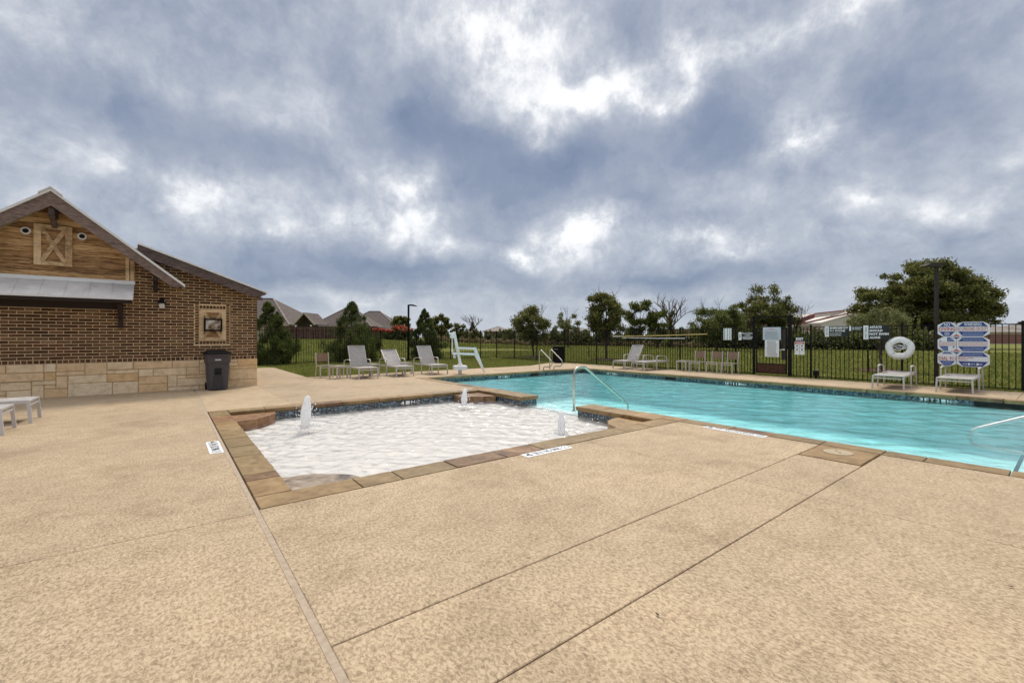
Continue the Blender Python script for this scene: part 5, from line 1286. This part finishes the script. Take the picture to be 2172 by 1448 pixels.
# mulch rings
for (u, v, r, l) in ((1286,763,1.0,'bark mulch ring under the round dark tree'),(1131,757,.9,'bark mulch ring under the young tree by the bin'),(1868,786,1.1,'bark mulch heap under the feathery young tree'),(1520,745,1.1,'bark mulch ring under the broad bushy tree')):
    (X, Y), d = at_g(u, v); rr = random.Random(int(u)); m = MB(); n = 30; z0 = terr(X, Y)
    for k in range(260):
        a = rr.uniform(0, 6.28); q = r*math.sqrt(rr.random()); s = rr.uniform(.02,.06); x, y = q*math.cos(a), q*math.sin(a); t = rr.uniform(0, 3.14); z = .10*(1-(q/r)**2)
        m.add([(x+s*math.cos(t),y+s*math.sin(t),z+.02),(x-s*math.sin(t)*.4,y+s*math.cos(t)*.4,z+.035),(x-s*math.cos(t),y-s*math.sin(t),z+.02)],[(0,1,2)])
    ring_ = [(r*rr.uniform(.92,1.06)*math.cos(6.283*j/n), r*math.sin(6.283*j/n), .0) for j in range(n)]
    m.add(ring_+[(p[0]*.5,p[1]*.5,.075) for p in ring_]+[(0,0,.1)], [(j,(j+1)%n,n+(j+1)%n,n+j) for j in range(n)]+[(n+j,n+(j+1)%n,2*n) for j in range(n)])
    m.build('mulch', MULCH, None, (X, Y, z0), label=l, cat='mulch', kind='stuff')
stake(*at(1843, 17.6), .95, -.12, 'black leaning stake left of the feathery young tree')
stake(*at(1249, 31), .75, 0, 'short upright stake left of the round dark tree')
stake(*at(1104, 33), .75, 0, 'short upright stake left of the young tree by the bin')
# grass blades
def blades(x0, x1, y0, y1, n, h, seed, cond=None):
    r = np.random.default_rng(seed); X = r.uniform(x0, x1, n); Y = r.uniform(y0, y1, n)
    if cond is not None: k = cond(X, Y); X, Y = X[k], Y[k]
    n = len(X); Z = np.array([terr(a, b) for a, b in zip(X, Y)]); P = np.stack([X, Y, Z], 1); th = r.uniform(0, 6.28, n); w = h*.22*(1+r.random(n)); hh = h*(.6+.8*r.random(n))
    dx = np.stack([np.cos(th)*w, np.sin(th)*w, np.zeros(n)], 1); tip = np.stack([r.normal(0, h*.35, n), r.normal(0, h*.35, n), hh], 1)
    return np.stack([P-dx, P+dx, P+tip], 1).reshape(-1,3)
def ok_in(X, Y): return ~((X < 3.97) & (Y < 23.5)) & ~((X > 14.4) & (Y < 17.0 + np.clip((X-14.45)*.52, 0, 1.4) + .02))
Vb = [blades(3.9, 17.8, 17.0, 26.5, 90000, .045, 81, ok_in), blades(17.54, 18.6, -2, 24, 30000, .055, 82), blades(18.4, 34, -4, 34, 90000, .075, 83),
      blades(-6, 18.4, 26, 40, 60000, .075, 84), blades(30, 60, -6, 50, 50000, .14, 85), blades(-10, 32, 38, 62, 60000, .14, 86)]
Vb = np.concatenate(Vb); o = link('grass', arr_mesh('grass', Vb, np.arange(len(Vb)).reshape(-1,3), BLADE)); tag(o, 'short mown grass blades of the lawn and field', 'grass', None, 'stuff')

# ================================================================== HOUSES BEYOND
def W2(x, y): return (RT[0]*x+FW[0]*y, RT[1]*x+FW[1]*y)      # lateral, distance -> ground
def house(label, corner, along, L_, Wd, z0, ze, zr, wall, roof, cat='house', gable=None, wins=(), over=.5, name='brick_house'):
    """hip roofed house; corner = nearest eave corner (lateral, distance), along = direction of the long side"""
    T = thing(name, label, cat, (*W2(*corner), z0), -TH + math.atan2(along[1], along[0])); h = ze-z0; r = zr-z0
    MB().box(over, L_-over, over, Wd-over, -1, h-.05).build('wall', wall, T)
    hw = Wd/2; R1, R2 = hw, L_-hw
    if R2 < R1+.6: R1 = R2 = L_/2; R1 -= .3; R2 += .3
    V = [(0,0,h),(L_,0,h),(L_,Wd,h),(0,Wd,h),(R1,hw,r),(R2,hw,r)]
    m = MB(); m.add(V+[(a,b,h-.16) for a,b,c in V[:4]], [(0,1,5,4),(1,2,5),(2,3,4,5),(3,0,4),(0,6,7,1),(1,7,8,2),(2,8,9,3),(3,9,6,0),(9,8,7,6)])
    rf = m.build('roof', roof, T)
    m = MB(); m.bar((0,0,h+.02),(R1,hw,r+.03),.22,.06); m.bar((L_,0,h+.02),(R2,hw,r+.03),.22,.06); m.bar((R1,hw,r+.03),(R2,hw,r+.03),.25,.08); m.build('ridge_tiles', SHING2, rf)
    MB().box(-.02,L_+.02,-.03,.0,h-.17,h-.02).build('fascia', TANW, rf)
    for (x, w, z, hh) in wins:
        o = MB().box(x, x+w, over-.04, over-.005, z, z+hh).build('window', WHITE, T); MB().box(x+.08, x+w-.08, over-.05, over-.041, z+.08, z+hh-.08).build('pane', DARK, o)
    if gable:
        x0, x1, dep, za = gable
        xc = (x0+x1)/2; zb = h+.05; m = MB()
        m.add([(x0-.15,-dep,zb-.1),(xc,-dep,za),(x1+.15,-dep,zb-.1),(x0-.15,3,zb-.1),(xc,3,za),(x1+.15,3,zb-.1)], [(0,1,4,3),(1,2,5,4)]); m.add([(x0-.15,-dep,zb-.22),(xc,-dep,za-.14),(x1+.15,-dep,zb-.22),(x0-.15,3,zb-.22),(xc,3,za-.14),(x1+.15,3,zb-.22)], [(0,3,4,1),(1,4,5,2)])
        m.build('patio_roof', roof, T)
        m = MB(); m.bar((x0-.15,-dep-.02,zb-.15),(xc,-dep-.02,za-.06),.20,.05,(0,1,0)); m.bar((xc,-dep-.02,za-.06),(x1+.15,-dep-.02,zb-.15),.20,.05,(0,1,0)); m.build('barge_board', TANW, T)
        MB().prism([(x0,-.5),(x1,-.5),(x1,zb-.2),(xc,za-.25),(x0,zb-.2)], .0, .12, 'y').build('patio_back_wall', BARK, T)
        for x in (x0+.1, x1-.6): MB().box(x, x+.22, -dep+.05, -dep+.25, -1, zb-.15).build('patio_post', WHITE, T)
        MB().box(x0, x1, -dep+.05, -dep+.2, zb-.55, zb-.2).build('patio_beam', BARKL, T) if False else None
    return T
T1 = house('large house with long grey brown hip roof and gabled patio behind the wooden fence', ((345-1086)/FPX*67, 67), (1, -.06), 19.8, 13, 1.0, zat(688, 66), zat(634, 73.5), TANW, SHING, gable=(21.2, 24.2, 1.2, 4.05))
house('house with a peaked grey brown roof in the middle of the row', ((655-1086)/FPX*82, 82), (1, .05), 11.5, 11, 1.0, zat(692, 82), zat(650, 87.5), RBRICK, SHING)
house('house with a long flat ridge behind the tall juniper', ((706-1086)/FPX*96, 96), (1, .02), 14.5, 12, 1.0, zat(699, 96), zat(660, 102), RBRICK, SHING)
T4 = house('furthest house of the left row with its roof sloping to the shrubs', ((772-1086)/FPX*112, 112), (1, .1), 9, 10, 1.0, zat(700, 112), zat(680, 117), RBRICK, SHING)
for k, (u0, wpx, vt, ve, d) in enumerate(((984,34,694,704,150),(1024,62,692,702,155),(1088,30,695,703,160),(1192,44,697,703,170),(1222,34,695,702,175),(1432,50,700,707,160))):
    house(('dark roofed house on the horizon beside the small leafless tree','widest pale roofed house on the horizon','small house between the pale green and young dark trees','low house seen behind the thin olive tree','house roof just left of the round dark tree','low pink house seen under the bare headed tree')[k],
          ((u0-1086)/FPX*d, d), (1, 0), wpx*d/FPX, 10, terr(*at(u0, d)), zat(ve, d), zat(vt, d), TANW if k != 1 else RBRICK, SHING2)
house('tan house with a pale roof behind the brick wall at the right', ((2092-1086)/FPX*105, 105), (1, 0), 12, 11, -.02, zat(704, 105), zat(689, 110), TANW, SHING2, wins=((3,.9,1,1),))
house('second pale roofed house at the right edge behind the brick wall', ((2150-1086)/FPX*112, 112), (1, 0), 13, 11, -.02, zat(704, 112), zat(688, 117), TANW, SHING2)
# brick boundary wall at the right
T = thing('boundary_wall', 'long red brick boundary wall across the field at the right', 'wall', (*W2(78, 92), 0), -TH)
MB().box(0,60,0,.3,-.5,2.05).build('wall', RBRICK, T); MB().box(-.02,60.02,-.05,.35,2.052,2.15).build('coping', TANW, T); MB().box(0,60,-2,-1.6,-.4,.12).build('kerb', TANW, T)
# wooden privacy fence on the left
T = thing('wooden_fence', 'tall red brown wooden privacy fence behind the left junipers', 'fence', (*W2((560-1086)/FPX*57, 57), 1.0), -TH)
Lf = (806-560)/FPX*57; n = int(Lf/.15); pk = MB().box(.004,.142,0,.02,-.3,1.78).mesh('board', FENCEW); pk2 = MB().box(.004,.142,0,.02,-.3,1.74).mesh('board', FENCEW)
rr = random.Random(3)
for k in range(n): link('board', pk if k % 3 else pk2, T, (k*.148, rr.uniform(-.006,.006), 0))
MB().box(0, n*.148, .03, .07, 1.3, 1.4).build('rail', FENCEW, T); MB().box(0, n*.148, -.05, .07, 1.79, 1.84).build('cap_rail', SHADOWWOOD, T)
# school-like building with red roof
T = thing('metal_building', 'big cream metal building with a red edged roof left of the oak', 'building', (*W2((1640-1086)/FPX*120, 120), 0), -TH)
s_ = 120/FPX
def zz(v): return HC-(v-HV)*s_
X_ = lambda u: (u-1640)*s_
MB().prism([(X_(1742),-.5),(X_(1905),-.5),(X_(1905),zz(664)),(X_(1838),zz(656)),(X_(1742),zz(684))], 0, 30, 'y').build('wall', CREAM, T)
MB().prism([(X_(1700),zz(684)),(X_(1760),zz(662.5)),(X_(1760),zz(672)),(X_(1735),zz(681))], 6, 7, 'y').build('upper_roof', REDROOF, T)
MB().prism([(X_(1760),zz(663)),(X_(1828),zz(655)),(X_(1828),zz(662)),(X_(1760),zz(672))], 6.2, 7.2, 'y').build('clerestory_wall', CREAM, T)
m = MB(); m.bar((X_(1690),-.2,zz(688)),(X_(1840),-.2,zz(656)),.4,.35); m.bar((X_(1840),-.2,zz(656)),(X_(1906),-.2,zz(664)),.4,.35); m.bar((X_(1760),5.8,zz(662.5)),(X_(1840),5.8,zz(653.6)),.4,.3); m.build('roof_edge', REDROOF, T)
MB().box(X_(1440), X_(1741), .5, 25, -.5, zz(697)).build('brick_wing', RBRICK, T)
MB().box(X_(1560), X_(1741), .3, .49, zz(697), zz(688)).build('fascia_band', TANW, T)
MB().prism([(X_(1560),zz(688)),(X_(1700),zz(688)),(X_(1730),zz(682)),(X_(1600),zz(682))], .6, 5, 'y').build('low_roof', REDROOF, T)
MB().box(X_(1690), X_(1742), -.6, .2, -.4, zz(700)).build('porch_wall', TANW, T)
for k in range(3): MB().box(X_(1855+k*14), X_(1860+k*14), -.05, -.01, zz(690), zz(680)).build('window', DARK, T)
T = thing('metal_building', 'pale building seen in the gaps under the right side of the oak', 'building', (*W2((1985-1086)/FPX*125, 125), 0), -TH)
MB().box(0, 14, 0, 12, -.5, 4.0).build('wall', CREAM, T); MB().prism([(-.4,4.0),(14.4,4.0),(11,5.6),(3.4,5.6)], 0, 12, 'y').build('roof', LMETAL, T); MB().box(-.2, 14.2, -.3, -.05, 3.0, 3.4).build('fascia', REDROOF, T)
